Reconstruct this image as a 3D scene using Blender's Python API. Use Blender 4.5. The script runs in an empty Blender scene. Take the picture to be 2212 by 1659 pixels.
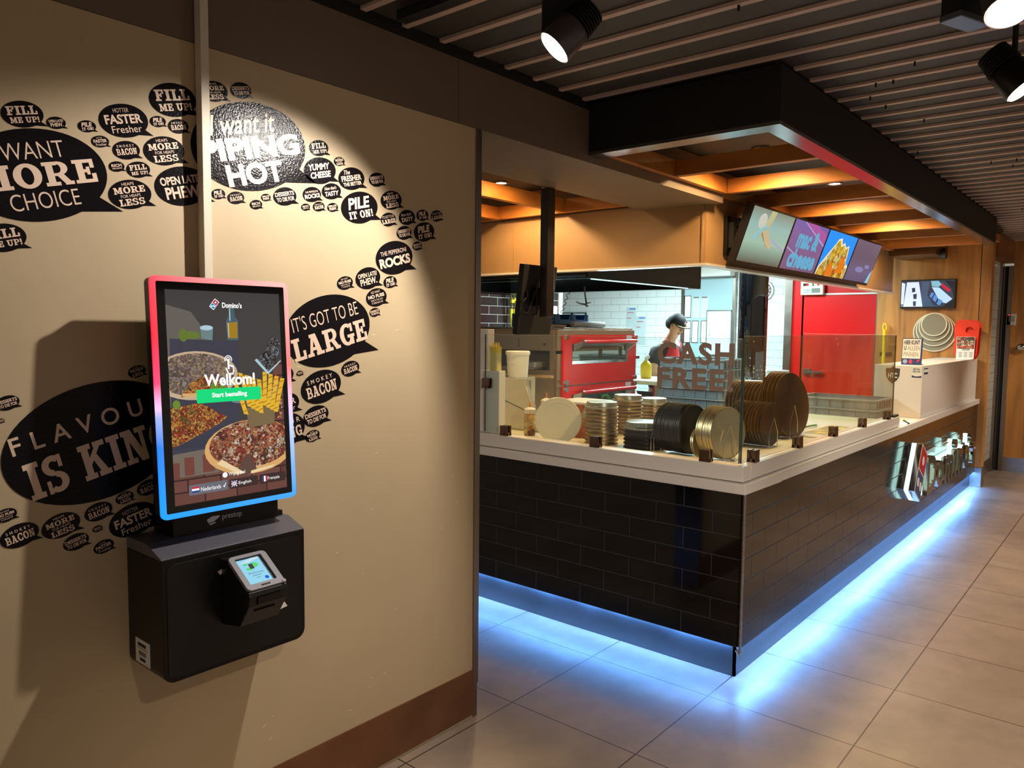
import bpy, bmesh, math, random
from mathutils import Vector, Matrix, Euler
random.seed(7)
SC = bpy.context.scene
COL = SC.collection
PI = math.pi

def lin(r, g, b, a=1.0):
    f = lambda c: (c/255/12.92) if c/255 <= .04045 else ((c/255+.055)/1.055)**2.4
    return (f(r), f(g), f(b), a)

# ------------------------------------------------------------------ camera
cd = bpy.data.cameras.new('camera'); cam = bpy.data.objects.new('camera', cd); COL.objects.link(cam)
cd.sensor_width = 36.0; cd.lens = 1649.5/2212*36.0; cd.clip_start = .02; cd.clip_end = 100
r_ = Vector((0.6436470, -0.7652543, 0.0102195)); u_ = Vector((0.0497829, 0.0551893, 0.9972341)); f_ = Vector((0.7637016, 0.6413580, -0.0736190))
m_ = Matrix((( r_.x, u_.x, -f_.x, 0), (r_.y, u_.y, -f_.y, 0), (r_.z, u_.z, -f_.z, 1.58), (0, 0, 0, 1)))
cam.matrix_world = m_
SC.camera = cam
# ------------------------------------------------------------------ world, exposure
w = bpy.data.worlds.new('world'); SC.world = w; w.use_nodes = True
w.node_tree.nodes['Background'].inputs[0].default_value = (1, .83, .66, 1)
w.node_tree.nodes['Background'].inputs[1].default_value = .30
SC.view_settings.view_transform = 'Standard'; SC.view_settings.look = 'None'
SC.view_settings.exposure = 0.0; SC.view_settings.gamma = 1.0; SC.view_settings.use_curve_mapping = False

def lamp(name, kind, loc, energy, color=(1, 1, 1), target=None, parent=None, **kw):
    d = bpy.data.lights.new(name, kind); d.energy = energy; d.color = color
    for k, v in kw.items(): setattr(d, k, v)
    o = bpy.data.objects.new(name, d); COL.objects.link(o); o.location = loc
    if target is not None:
        o.rotation_euler = (Vector(target)-Vector(loc)).to_track_quat('-Z', 'Y').to_euler()
    return o
WARM = (1.0, .80, .56); NEUT = (1.0, .86, .68); COOL = (.70, .96, 1.0); BLUE = (.12, .42, 1.0)
# spotlight of the visible lamp near the wall graphics
lamp('spot_light', 'SPOT', (1.733, 1.338, 2.343), 88, (1, .93, .85), (1.1, 2.04, 1.25), spot_size=math.radians(88), spot_blend=.45, shadow_soft_size=.018)
lamp('spot_light', 'SPOT', (1.1, -.7, 2.27), 135, (1, .88, .74), (3.25, 2.1, 1.0), spot_size=math.radians(32), spot_blend=.7, shadow_soft_size=.03)  # unseen lamp added to fill the front of the counter
# the two visible lamps at the right then unseen ones added to light the walkway
for i, (x, y, tx, ty, e) in enumerate(((2.2, .30, 1.9, .0, 60), (2.75, .33, 3.2, .0, 72), (4.6, .10, 4.9, .75, 95), (6.6, .10, 6.8, .75, 95), (8.4, .1, 9.4, .6, 90), (.6, -.6, 1.6, .2, 70), (8.2, -1.2, 10.2, -.2, 70))):
    lamp('spot_light', 'SPOT', (x, y, 2.29), e, NEUT, (tx, ty, 0 if x != 8.2 else 1.0), spot_size=math.radians(95), spot_blend=.6, shadow_soft_size=.04)
# kitchen fluorescent fixtures
for x, y, e in ((7.6, 4.6, 170), (7.7, 3.3, 130), (5.2, 5.2, 30)):
    lamp('fluorescent_light', 'AREA', (x, y, 2.53), e, COOL, (x, y, 0), shape='RECTANGLE', size=1.3, size_y=.25)
lamp('hood_light', 'AREA', (5.2, 3.03, 1.915), 22, COOL, (5.2, 2.6, 1.2), shape='RECTANGLE', size=1.4, size_y=.02)
# warm downlights in the joist bays
for x, y, e in ((4.06, 1.68, 80), (5.3, 1.68, 66), (6.48, 1.68, 60), (7.6, 1.68, 60), (3.95, 3.43, 60), (3.55, 2.9, 30)):
    lamp('down_light', 'SPOT', (x, y, 2.525), e, (1, .66, .30), (x, y, 0), spot_size=math.radians(165), spot_blend=.5, shadow_soft_size=.05)

# ------------------------------------------------------------------ mesh builder
class MB:
    def __init__(s): s.v = []; s.f = []; s.sm = []
    def add(s, vs, fs, smooth=False):
        b = len(s.v); s.v += [tuple(v) for v in vs]
        for f in fs: s.f.append([b+i for i in f]); s.sm.append(smooth)
        return s
    def box(s, x0, x1, y0, y1, z0, z1):
        v = [(x, y, z) for x in (x0, x1) for y in (y0, y1) for z in (z0, z1)]
        return s.add(v, [(0, 1, 3, 2), (4, 6, 7, 5), (0, 4, 5, 1), (2, 3, 7, 6), (0, 2, 6, 4), (1, 5, 7, 3)])
    def obox(s, c, size, M):
        c = Vector(c); v = []
        for x in (-.5, .5):
            for y in (-.5, .5):
                for z in (-.5, .5): v.append(c + M @ Vector((x*size[0], y*size[1], z*size[2])))
        return s.add(v, [(0, 1, 3, 2), (4, 6, 7, 5), (0, 4, 5, 1), (2, 3, 7, 6), (0, 2, 6, 4), (1, 5, 7, 3)])
    def poly(s, pts): return s.add(pts, [tuple(range(len(pts)))])
    def prism(s, pts, d):
        """closed polygon of 3D points extruded by vector d"""
        n = len(pts); d = Vector(d); p = [Vector(q) for q in pts]; v = p + [q+d for q in p]
        fs = [tuple(range(n))[::-1], tuple(range(n, 2*n))] + [(i, (i+1) % n, n+(i+1) % n, n+i) for i in range(n)]
        return s.add(v, fs)
    def ring(s, outer, inner):
        n = len(outer); return s.add(list(outer)+list(inner), [(i, (i+1) % n, n+(i+1) % n, n+i) for i in range(n)])
    def cyl(s, p0, p1, r0, r1=None, n=20, caps=True):
        r1 = r0 if r1 is None else r1; p0 = Vector(p0); p1 = Vector(p1); d = (p1-p0).normalized()
        a = d.orthogonal().normalized(); b = d.cross(a)
        v = [p0+(a*math.cos(t)+b*math.sin(t))*r0 for t in [2*PI*i/n for i in range(n)]] + [p1+(a*math.cos(t)+b*math.sin(t))*r1 for t in [2*PI*i/n for i in range(n)]]
        s.add(v, [(i, (i+1) % n, n+(i+1) % n, n+i) for i in range(n)], True)
        if caps: s.add(v[:n], [tuple(range(n))[::-1]]); s.add(v[n:], [tuple(range(n))])
        return s
    def tube(s, pts, r, n=8, closed=False):
        pts = [Vector(p) for p in pts]; N = len(pts); v = []; prev = None
        for i, p in enumerate(pts):
            a = pts[(i-1) % N] if (i > 0 or closed) else p; b = pts[(i+1) % N] if (i < N-1 or closed) else p
            d = (b-a).normalized() if (b-a).length > 1e-9 else Vector((0, 0, 1))
            if prev is None: x = d.orthogonal().normalized()
            else:
                x = prev - d*prev.dot(d); x = x.normalized() if x.length > 1e-6 else d.orthogonal().normalized()
            prev = x; y = d.cross(x); rr = r[i] if isinstance(r, (list, tuple)) else r
            v += [p+(x*math.cos(2*PI*k/n)+y*math.sin(2*PI*k/n))*rr for k in range(n)]
        fs = []
        for i in range(N if closed else N-1):
            j = (i+1) % N
            fs += [(i*n+k, i*n+(k+1) % n, j*n+(k+1) % n, j*n+k) for k in range(n)]
        s.add(v, fs, True)
        if not closed: s.add(v[:n], [tuple(range(n))[::-1]]); s.add(v[-n:], [tuple(range(n))])
        return s
    def lathe(s, prof, o=(0, 0, 0), n=32, M=None):
        o = Vector(o); v = []; k = len(prof)
        for i in range(n):
            t = 2*PI*i/n
            for r, z in prof:
                q = Vector((r*math.cos(t), r*math.sin(t), z))
                v.append(o + (M @ q if M else q))
        fs = [(i*k+j, ((i+1) % n)*k+j, ((i+1) % n)*k+j+1, i*k+j+1) for i in range(n) for j in range(k-1)]
        return s.add(v, fs, True)
    def ball(s, c, r, n=14, m=9):
        rx, ry, rz = r if isinstance(r, (tuple, list)) else (r, r, r)
        v = [(c[0]+rx*math.sin(PI*j/m)*math.cos(2*PI*i/n), c[1]+ry*math.sin(PI*j/m)*math.sin(2*PI*i/n), c[2]+rz*math.cos(PI*j/m)) for j in range(m+1) for i in range(n)]
        return s.add(v, [(j*n+i, (j+1)*n+i, (j+1)*n+(i+1) % n, j*n+(i+1) % n) for j in range(m) for i in range(n)], True)
    def xf(s, M):
        s.v = [tuple(M @ Vector(v)) for v in s.v]; return s

def build(name, mb, m, parent=None, bev=0, world=True, ang=35):
    me = bpy.data.meshes.new(name)
    off = Vector((0, 0, 0)); p = parent
    if world:
        while p is not None: off += p.location; p = p.parent
    me.from_pydata([Vector(v)-off for v in mb.v], [], mb.f)
    bm = bmesh.new(); bm.from_mesh(me); bmesh.ops.remove_doubles(bm, verts=bm.verts, dist=1e-6)
    bmesh.ops.recalc_face_normals(bm, faces=bm.faces); bm.to_mesh(me); bm.free()
    if any(mb.sm):
        for q in me.polygons: q.use_smooth = True
        me.set_sharp_from_angle(angle=math.radians(ang))
    if m: me.materials.append(m)
    o = bpy.data.objects.new(name, me); COL.objects.link(o)
    if parent: o.parent = parent
    if bev:
        b = o.modifiers.new('bevel', 'BEVEL'); b.width = bev; b.segments = 2; b.limit_method = 'ANGLE'; b.angle_limit = math.radians(40)
    return o
def tag(o, label=None, cat=None, group=None, kind=None):
    if label: o['label'] = label
    if cat: o['category'] = cat
    if group: o['group'] = group
    if kind: o['kind'] = kind
    return o
def thing(name, label, cat, loc=(0, 0, 0), rz=0, group=None):
    o = bpy.data.objects.new(name, None); COL.objects.link(o); o.location = loc; o.rotation_euler = (0, 0, rz)
    o.empty_display_size = .05
    return tag(o, label, cat, group)
def dup(o, parent=None):
    c = o.copy(); COL.objects.link(c)
    if parent: c.parent = parent
    for ch in list(o.children): dup(ch, c)
    return c
def struct(name, mb, m, label, cat, bev=0):
    return tag(build(name, mb, m, None, bev), label, cat, None, 'structure')

# ------------------------------------------------------------------ materials
MATS = {}
def mat(name, col, rough=.5, metal=0, es=0, ecol=None, spec=.5, bump=0, bscale=40, var=0, vscale=6, alpha=1, trans=0):
    if name in MATS: return MATS[name]
    m = bpy.data.materials.new(name); m.use_nodes = True; nt = m.node_tree; b = nt.nodes['Principled BSDF']
    c = lin(*col) if max(col[:3]) > 1.0 else (*col, 1)
    b.inputs['Base Color'].default_value = c; b.inputs['Roughness'].default_value = rough; b.inputs['Metallic'].default_value = metal
    b.inputs['Specular IOR Level'].default_value = spec; b.inputs['Transmission Weight'].default_value = trans
    if es:
        b.inputs['Emission Color'].default_value = lin(*ecol) if ecol else c; b.inputs['Emission Strength'].default_value = es
    if bump or var:
        tc = nt.nodes.new('ShaderNodeTexCoord'); 
        if var:
            n = nt.nodes.new('ShaderNodeTexNoise'); n.inputs['Scale'].default_value = vscale; n.inputs['Detail'].default_value = 5
            nt.links.new(tc.outputs['Object'], n.inputs['Vector'])
            mp = nt.nodes.new('ShaderNodeMapRange'); mp.inputs['From Min'].default_value = .3; mp.inputs['From Max'].default_value = .7
            mp.inputs['To Min'].default_value = 1-var; mp.inputs['To Max'].default_value = 1+var*.6
            nt.links.new(n.outputs['Fac'], mp.inputs['Value'])
            mx = nt.nodes.new('ShaderNodeMix'); mx.data_type = 'RGBA'; mx.blend_type = 'MULTIPLY'; mx.inputs['Factor'].default_value = 1
            mx.inputs['A'].default_value = c; nt.links.new(mp.outputs['Result'], mx.inputs['B']); nt.links.new(mx.outputs['Result'], b.inputs['Base Color'])
        if bump:
            n2 = nt.nodes.new('ShaderNodeTexNoise'); n2.inputs['Scale'].default_value = bscale; n2.inputs['Detail'].default_value = 4
            nt.links.new(tc.outputs['Object'], n2.inputs['Vector'])
            bp = nt.nodes.new('ShaderNodeBump'); bp.inputs['Strength'].default_value = bump; bp.inputs['Distance'].default_value = .01
            nt.links.new(n2.outputs['Fac'], bp.inputs['Height']); nt.links.new(bp.outputs['Normal'], b.inputs['Normal'])
    MATS[name] = m; return m
def N(m, t): return m.node_tree.nodes.new(t)
def L(m, a, b): m.node_tree.links.new(a, b)
def glow(name, col, s=1.0, rough=.12):
    """self-lit screen pixel: dark glossy base that emits"""
    return mat(name, (4, 4, 4), rough, 0, s, col)
def brick_mat(name, axes, origin, bw, bh, mortar, c1, c2, cm, rough=.15, offset=.5, bump=.25, spec=.5, var=0, rough_m=.6):
    m = bpy.data.materials.new(name); m.use_nodes = True; b = m.node_tree.nodes['Principled BSDF']
    g = N(m, 'ShaderNodeNewGeometry'); sp = N(m, 'ShaderNodeSeparateXYZ'); L(m, g.outputs['Position'], sp.inputs[0]); cb = N(m, 'ShaderNodeCombineXYZ')
    for k in range(2):
        s = N(m, 'ShaderNodeMath'); s.operation = 'SUBTRACT'; s.inputs[1].default_value = origin[k]; L(m, sp.outputs[axes[k]], s.inputs[0]); L(m, s.outputs[0], cb.inputs[k])
    t = N(m, 'ShaderNodeTexBrick'); t.offset = offset; t.squash = 1; L(m, cb.outputs[0], t.inputs['Vector'])
    t.inputs['Scale'].default_value = 1; t.inputs['Brick Width'].default_value = bw; t.inputs['Row Height'].default_value = bh
    t.inputs['Mortar Size'].default_value = mortar; t.inputs['Mortar Smooth'].default_value = .1
    t.inputs['Color1'].default_value = lin(*c1); t.inputs['Color2'].default_value = lin(*c2); t.inputs['Mortar'].default_value = lin(*cm)
    out = t.outputs['Color']
    if var:
        mx = N(m, 'ShaderNodeMix'); mx.data_type = 'RGBA'; mx.blend_type = 'MULTIPLY'; mx.inputs['Factor'].default_value = 1
        n = N(m, 'ShaderNodeTexNoise'); n.inputs['Scale'].default_value = 2.2; n.inputs['Detail'].default_value = 8; n.inputs['Roughness'].default_value = .62; L(m, g.outputs['Position'], n.inputs['Vector'])
        mp = N(m, 'ShaderNodeMapRange'); mp.inputs['From Min'].default_value = .3; mp.inputs['From Max'].default_value = .7; mp.inputs['To Min'].default_value = 1-var; mp.inputs['To Max'].default_value = 1+var*.5
        L(m, n.outputs['Fac'], mp.inputs['Value']); L(m, out, mx.inputs['A']); L(m, mp.outputs['Result'], mx.inputs['B']); out = mx.outputs['Result']
        mr = N(m, 'ShaderNodeMapRange'); mr.inputs['From Min'].default_value = .3; mr.inputs['From Max'].default_value = .7; mr.inputs['To Min'].default_value = rough+.1; mr.inputs['To Max'].default_value = rough-.06
        L(m, n.outputs['Fac'], mr.inputs['Value']); L(m, mr.outputs['Result'], b.inputs['Roughness'])
    else:
        mr = N(m, 'ShaderNodeMapRange'); mr.inputs['To Min'].default_value = rough; mr.inputs['To Max'].default_value = rough_m; L(m, t.outputs['Fac'], mr.inputs['Value']); L(m, mr.outputs['Result'], b.inputs['Roughness'])
    L(m, out, b.inputs['Base Color']); b.inputs['Specular IOR Level'].default_value = spec
    bp = N(m, 'ShaderNodeBump'); bp.inputs['Strength'].default_value = bump; bp.inputs['Distance'].default_value = .002; bp.invert = True
    L(m, t.outputs['Fac'], bp.inputs['Height']); L(m, bp.outputs['Normal'], b.inputs['Normal'])
    return m
def wood_mat(name, dark, light, scale=(1, 1, 1), rough=.4, knots=True):
    m = bpy.data.materials.new(name); m.use_nodes = True; b = m.node_tree.nodes['Principled BSDF']
    tc = N(m, 'ShaderNodeTexCoord'); mp = N(m, 'ShaderNodeMapping'); mp.inputs['Scale'].default_value = scale; L(m, tc.outputs['Object'], mp.inputs['Vector'])
    n = N(m, 'ShaderNodeTexNoise'); n.inputs['Scale'].default_value = 2.2; n.inputs['Detail'].default_value = 7; n.inputs['Distortion'].default_value = .8; L(m, mp.outputs[0], n.inputs['Vector'])
    r = N(m, 'ShaderNodeValToRGB'); r.color_ramp.elements[0].position = .3; r.color_ramp.elements[0].color = lin(*dark); r.color_ramp.elements[1].position = .62; r.color_ramp.elements[1].color = lin(*light)
    L(m, n.outputs['Fac'], r.inputs['Fac']); out = r.outputs['Color']
    if knots:
        v = N(m, 'ShaderNodeTexVoronoi'); v.inputs['Scale'].default_value = 2.1; L(m, tc.outputs['Object'], v.inputs['Vector'])
        k = N(m, 'ShaderNodeMapRange'); k.inputs['From Min'].default_value = .02; k.inputs['From Max'].default_value = .07; k.inputs['To Min'].default_value = .25; k.inputs['To Max'].default_value = 1
        L(m, v.outputs['Distance'], k.inputs['Value'])
        mx = N(m, 'ShaderNodeMix'); mx.data_type = 'RGBA'; mx.blend_type = 'MULTIPLY'; mx.inputs['Factor'].default_value = 1; L(m, out, mx.inputs['A']); L(m, k.outputs['Result'], mx.inputs['B']); out = mx.outputs['Result']
    L(m, out, b.inputs['Base Color']); b.inputs['Roughness'].default_value = rough
    return m
def glass_mat(name, tint=(.93, .97, .95), refl=1.0):
    m = bpy.data.materials.new(name); m.use_nodes = True; nt = m.node_tree; nt.nodes.clear()
    o = N(m, 'ShaderNodeOutputMaterial'); mx = N(m, 'ShaderNodeMixShader'); t = N(m, 'ShaderNodeBsdfTransparent'); g = N(m, 'ShaderNodeBsdfGlossy'); fr = N(m, 'ShaderNodeLayerWeight'); fr.inputs['Blend'].default_value = .5
    t.inputs['Color'].default_value = (*tint, 1); g.inputs['Roughness'].default_value = .01
    pw_ = N(m, 'ShaderNodeMath'); pw_.operation = 'POWER'; pw_.inputs[1].default_value = 5; L(m, fr.outputs['Facing'], pw_.inputs[0])
    ma = N(m, 'ShaderNodeMath'); ma.operation = 'MULTIPLY_ADD'; ma.inputs[1].default_value = .95; ma.inputs[2].default_value = .045; L(m, pw_.outputs[0], ma.inputs[0])
    ml = N(m, 'ShaderNodeMath'); ml.operation = 'MULTIPLY'; ml.inputs[1].default_value = refl; L(m, ma.outputs[0], ml.inputs[0])
    L(m, ml.outputs[0], mx.inputs[0]); L(m, t.outputs[0], mx.inputs[1]); L(m, g.outputs[0], mx.inputs[2]); L(m, mx.outputs[0], o.inputs[0])
    return m
def spots_mat(name, cols, scale, es=0, rough=.5, pos=None):
    """blotchy food: voronoi cells through a colour ramp"""
    m = bpy.data.materials.new(name); m.use_nodes = True; b = m.node_tree.nodes['Principled BSDF']
    tc = N(m, 'ShaderNodeTexCoord'); n0 = N(m, 'ShaderNodeTexNoise'); n0.inputs['Scale'].default_value = scale*.8; L(m, tc.outputs['Object'], n0.inputs['Vector'])
    ad = N(m, 'ShaderNodeMix'); ad.data_type = 'RGBA'; ad.inputs['Factor'].default_value = .08; L(m, tc.outputs['Object'], ad.inputs['A']); L(m, n0.outputs['Color'], ad.inputs['B'])
    v = N(m, 'ShaderNodeTexVoronoi'); v.inputs['Scale'].default_value = scale; L(m, ad.outputs['Result'], v.inputs['Vector'])
    sp = N(m, 'ShaderNodeSeparateColor'); L(m, v.outputs['Color'], sp.inputs[0])
    r = N(m, 'ShaderNodeValToRGB'); r.color_ramp.interpolation = 'CONSTANT' if pos is None else 'LINEAR'
    e = r.color_ramp.elements
    for i, c in enumerate(cols):
        p = i/len(cols) if pos is None else pos[i]
        if i < 2: e[i].position = p; e[i].color = lin(*c)
        else: x = e.new(p); x.color = lin(*c)
    L(m, sp.outputs[0], r.inputs['Fac'])
    dk = N(m, 'ShaderNodeMapRange'); dk.inputs['From Max'].default_value = .6; dk.inputs['To Min'].default_value = 1.1; dk.inputs['To Max'].default_value = .45; L(m, v.outputs['Distance'], dk.inputs['Value'])
    mx = N(m, 'ShaderNodeMix'); mx.data_type = 'RGBA'; mx.blend_type = 'MULTIPLY'; mx.inputs['Factor'].default_value = 1; L(m, r.outputs['Color'], mx.inputs['A']); L(m, dk.outputs['Result'], mx.inputs['B'])
    if es:
        b.inputs['Base Color'].default_value = (.002, .002, .002, 1); b.inputs['Roughness'].default_value = .12
        L(m, mx.outputs['Result'], b.inputs['Emission Color']); b.inputs['Emission Strength'].default_value = es
    else: L(m, mx.outputs['Result'], b.inputs['Base Color']); b.inputs['Roughness'].default_value = rough
    return m
def steel_mat(name, col, rough=.3, axis=2, amt=.12):
    m = bpy.data.materials.new(name); m.use_nodes = True; b = m.node_tree.nodes['Principled BSDF']
    b.inputs['Base Color'].default_value = lin(*col); b.inputs['Metallic'].default_value = 1
    tc = N(m, 'ShaderNodeTexCoord'); mp = N(m, 'ShaderNodeMapping'); s = [3, 3, 3]; s[axis] = 160; mp.inputs['Scale'].default_value = s; L(m, tc.outputs['Object'], mp.inputs['Vector'])
    n = N(m, 'ShaderNodeTexNoise'); n.inputs['Scale'].default_value = 2; n.inputs['Detail'].default_value = 3; L(m, mp.outputs[0], n.inputs['Vector'])
    r = N(m, 'ShaderNodeMapRange'); r.inputs['To Min'].default_value = rough-amt; r.inputs['To Max'].default_value = rough+amt; L(m, n.outputs['Fac'], r.inputs['Value']); L(m, r.outputs['Result'], b.inputs['Roughness'])
    return m

BLACK = mat('black_plastic', (16, 15, 17), .38)
BLACKM = mat('black_painted_metal', (11, 10, 11), .34, spec=.35)
MATTEBLACK = mat('matte_black', (9, 8, 9), .7)
WHITE = mat('white_solid_surface', (226, 220, 214), .28)
WPLAST = mat('white_plastic', (225, 222, 212), .35)
STEEL = steel_mat('brushed_steel', (178, 172, 166), .3)
STEELV = steel_mat('brushed_steel_upright', (150, 140, 130), .32, 0)
CHROME = mat('polished_chrome', (205, 205, 205), .07, 1); SIGNCH = mat('sign_chrome', (150, 138, 126), .12, 1)
SKIRT = mat('hood_black', (4, 4, 5), .35, spec=.25)
RED = mat('red_enamel', (214, 20, 14), .22)
REDDOOR = mat('red_laminate', (208, 10, 12), .3)
TAUPE = mat('taupe_panel_paint', (112, 94, 78), .55, var=.08, vscale=2)
BROWN = mat('brown_bulkhead_paint', (150, 116, 78), .5, var=.06, vscale=2)
BRONZE = mat('bronze_clamp', (120, 96, 84), .3, 1)
GLASS = glass_mat('clear_glass')
GEDGE = mat('green_glass_edge', (60, 78, 66), .15, spec=.8)
GREYPL = mat('grey_tray_plastic', (128, 140, 146), .45)
YEL = mat('yellow_plastic', (238, 196, 20), .35)
# ------------------------------------------------------------------ lettering
_TC = {}
def text_geo(txt, bold=0.0, space=1.0, ext=0.0, shear=0.0, res=4):
    k = (txt, bold, space, ext, shear)
    if k in _TC: return _TC[k]
    cu = bpy.data.curves.new('t', 'FONT'); cu.body = txt; cu.size = 1; cu.offset = bold; cu.space_character = space; cu.shear = shear
    cu.resolution_u = res; cu.extrude = ext; cu.fill_mode = 'BOTH'
    ob = bpy.data.objects.new('t', cu); COL.objects.link(ob)
    dg = bpy.context.evaluated_depsgraph_get(); dg.update()
    me = bpy.data.meshes.new_from_object(ob.evaluated_get(dg))
    vs = [v.co.copy() for v in me.vertices]; fs = [tuple(p.vertices) for p in me.polygons]
    bpy.data.objects.remove(ob); bpy.data.curves.remove(cu); bpy.data.meshes.remove(me)
    xs = [v.x for v in vs]; ys = [v.y for v in vs]; x0, x1, y0, y1 = min(xs), max(xs), min(ys), max(ys)
    vs = [((v.x-x0)/(x1-x0), (v.y-y0)/(y1-y0), v.z) for v in vs]
    _TC[k] = (vs, fs, (x1-x0)/(y1-y0)); return _TC[k]

def _rect(x0, y0, x1, y1): return [(x0, y0), (x1, y0), (x1, y1), (x0, y1)]
def _arc(cx, cy, rx, ry, ix, iy, a0, a1, n=14):
    out = []
    for i in range(n):
        t0 = math.radians(a0+(a1-a0)*i/n); t1 = math.radians(a0+(a1-a0)*(i+1)/n)
        out.append([(cx+rx*math.cos(t0), cy+ry*math.sin(t0)), (cx+rx*math.cos(t1), cy+ry*math.sin(t1)), (cx+ix*math.cos(t1), cy+iy*math.sin(t1)), (cx+ix*math.cos(t0), cy+iy*math.sin(t0))])
    return out
def slab(ch):
    """heavy slab-serif capital: (advance width, convex polygons)"""
    R = _rect; q = .15
    if ch == ' ': return .4, []
    if ch == 'I': return .5, [R(.12, 0, .38, 1), R(0, 0, .5, q), R(0, 1-q, .5, 1)]
    if ch == '!': return .34, [R(.06, .34, .3, 1), R(.06, 0, .3, .22)]
    if ch == 'L': return .74, [R(.11, 0, .36, 1), R(0, 1-q, .48, 1), R(0, 0, .74, q), R(.58, 0, .74, .4)]
    if ch in 'FE':
        p = [R(.11, 0, .36, 1), R(0, 1-q, .76, 1), R(.61, .62, .76, 1), R(.36, .44, .56, .58), R(.46, .34, .58, .68)]
        return .78, p + ([R(0, 0, .5, q)] if ch == 'F' else [R(0, 0, .78, q), R(.62, 0, .78, .38)])
    if ch == 'T': return .86, [R(.3, 0, .56, 1), R(0, 1-q, .86, 1), R(0, .62, .14, 1), R(.72, .62, .86, 1), R(.16, 0, .7, q)]
    if ch == 'M': return 1.16, [R(.1, 0, .27, 1), R(.8, 0, 1.06, 1), [(.1, 1), (.38, 1), (.66, .12), (.48, .12)], [(.48, .12), (.64, .12), (.92, 1), (.78, 1)], R(0, 0, .4, q), R(.68, 0, 1.16, q), R(0, 1-q, .3, 1), R(.86, 1-q, 1.16, 1)]
    if ch == 'N': return 1.0, [R(.1, 0, .26, 1), R(.7, 0, .86, 1), [(.1, 1), (.4, 1), (.86, 0), (.58, 0)], R(0, 0, .42, q), R(0, 1-q, .3, 1), R(.55, 1-q, 1, 1)]
    if ch == 'O': return .94, _arc(.47, .5, .47, .52, .2, .36, 0, 360, 24)
    if ch in 'CG':
        p = _arc(.47, .5, .47, .52, .2, .36, 48, 316, 20) + [R(.72, .6, .87, .98)]
        return .92, p + ([R(.72, .02, .87, .36)] if ch == 'C' else [R(.62, 0, .86, .46), R(.48, .34, .94, .48)])
    if ch == 'S':
        return .8, _arc(.4, .74, .38, .28, .14, .12, 40, 270, 14) + _arc(.4, .28, .4, .29, .15, .14, 90, -140, 14) + [R(.58, .66, .72, 1), R(.04, 0, .18, .36)]
    if ch == 'U': return .96, [R(.1, .35, .35, 1), R(.66, .35, .82, 1), R(0, 1-q, .46, 1), R(.54, 1-q, .96, 1)] + _arc(.46, .36, .36, .38, .12, .22, 180, 360, 12)
    if ch in 'PRB':
        p = [R(.1, 0, .35, 1), R(0, 1-q, .5, 1), R(0, 0, .5, q), R(.35, .88, .56, 1), R(.35, .4, .56, .52)]
        p += _arc(.52, .71, .34, .29, .1, .17, -90, 90, 10)
        if ch == 'P': return .86, p
        if ch == 'B': return .9, p + [R(.35, 0, .58, .12)] + _arc(.54, .28, .36, .28, .12, .16, -90, 90, 10)
        return .98, p + [[(.42, .46), (.68, .46), (.92, .06), (.66, .06)], R(.66, 0, .98, q)]
    if ch == 'A': return 1.02, [[(.1, 0), (.28, 0), (.55, 1), (.4, 1)], [(.62, 0), (.92, 0), (.66, 1), (.4, 1)], R(.26, .26, .72, .4), R(0, 0, .38, q), R(.54, 0, 1.02, q), R(.26, 1-q, .66, 1)]
    if ch == 'K': return 1.0, [R(.1, 0, .35, 1), R(0, 0, .46, q), R(0, 1-q, .46, 1), [(.33, .36), (.33, .58), (.66, .92), (.86, .92)], [(.42, .6), (.6, .68), (.94, .06), (.66, .06)], R(.54, 0, 1.0, q), R(.56, 1-q, .98, 1)]
    return .5, [R(.1, 0, .4, 1)]
def slab_geo(txt, gap=.07):
    k = ('slab', txt)
    if k in _TC: return _TC[k]
    x = 0; vs = []; fs = []
    for ch in txt:
        wd, ps = slab(ch)
        for p in ps:
            b = len(vs); vs += [(x+a, c, 0) for a, c in p]; fs.append(tuple(range(b, b+len(p))))
        x += wd+gap
    x -= gap; vs = [(a/x, c, z) for a, c, z in vs]
    _TC[k] = (vs, fs, x); return _TC[k]
STY = dict(thin=dict(bold=-.008), reg=dict(), bold=dict(bold=.03), heavy=dict(bold=.045), spaced=dict(bold=.012, space=1.7), wide=dict(bold=.042, space=1.14), script=dict(bold=.012, shear=.35), ital=dict(bold=.035, shear=.2))
def put_text(mb, txt, sty, x, y, wd, ht, fn, step=None):
    """fit txt in a box wd x ht centred on x, y of the plane fn(u, v)"""
    vs, fs, _ = slab_geo(txt) if sty == 'slab' else text_geo(txt, **STY[sty])
    if sty == 'slab' and step:      # overlapping strokes: each a hair in front of the last
        for k, f in enumerate(fs): mb.add([Vector(fn(x+(vs[i][0]-.5)*wd, y+(vs[i][1]-.5)*ht))+Vector(step)*(k % 40) for i in f], [tuple(range(len(f)))])
        return
    mb.add([fn(x+(a-.5)*wd, y+(c-.5)*ht) for a, c, z in vs], fs)
def put_line(mb, txt, sty, x, y, ht, fn, align='c', wmul=1.0):
    """natural width from the cap height"""
    vs, fs, asp = slab_geo(txt) if sty == 'slab' else text_geo(txt, **STY[sty])
    wd = asp*ht*wmul; cx = x if align == 'c' else (x+wd/2 if align == 'l' else x-wd/2)
    mb.add([fn(cx+(a-.5)*wd, y+(c-.5)*ht) for a, c, z in vs], fs); return wd
def ell(cx, cy, a, b, n=32, a0=0, a1=360):
    return [(cx+a*math.cos(math.radians(a0+(a1-a0)*i/n)), cy+b*math.sin(math.radians(a0+(a1-a0)*i/n))) for i in range(n)]
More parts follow.
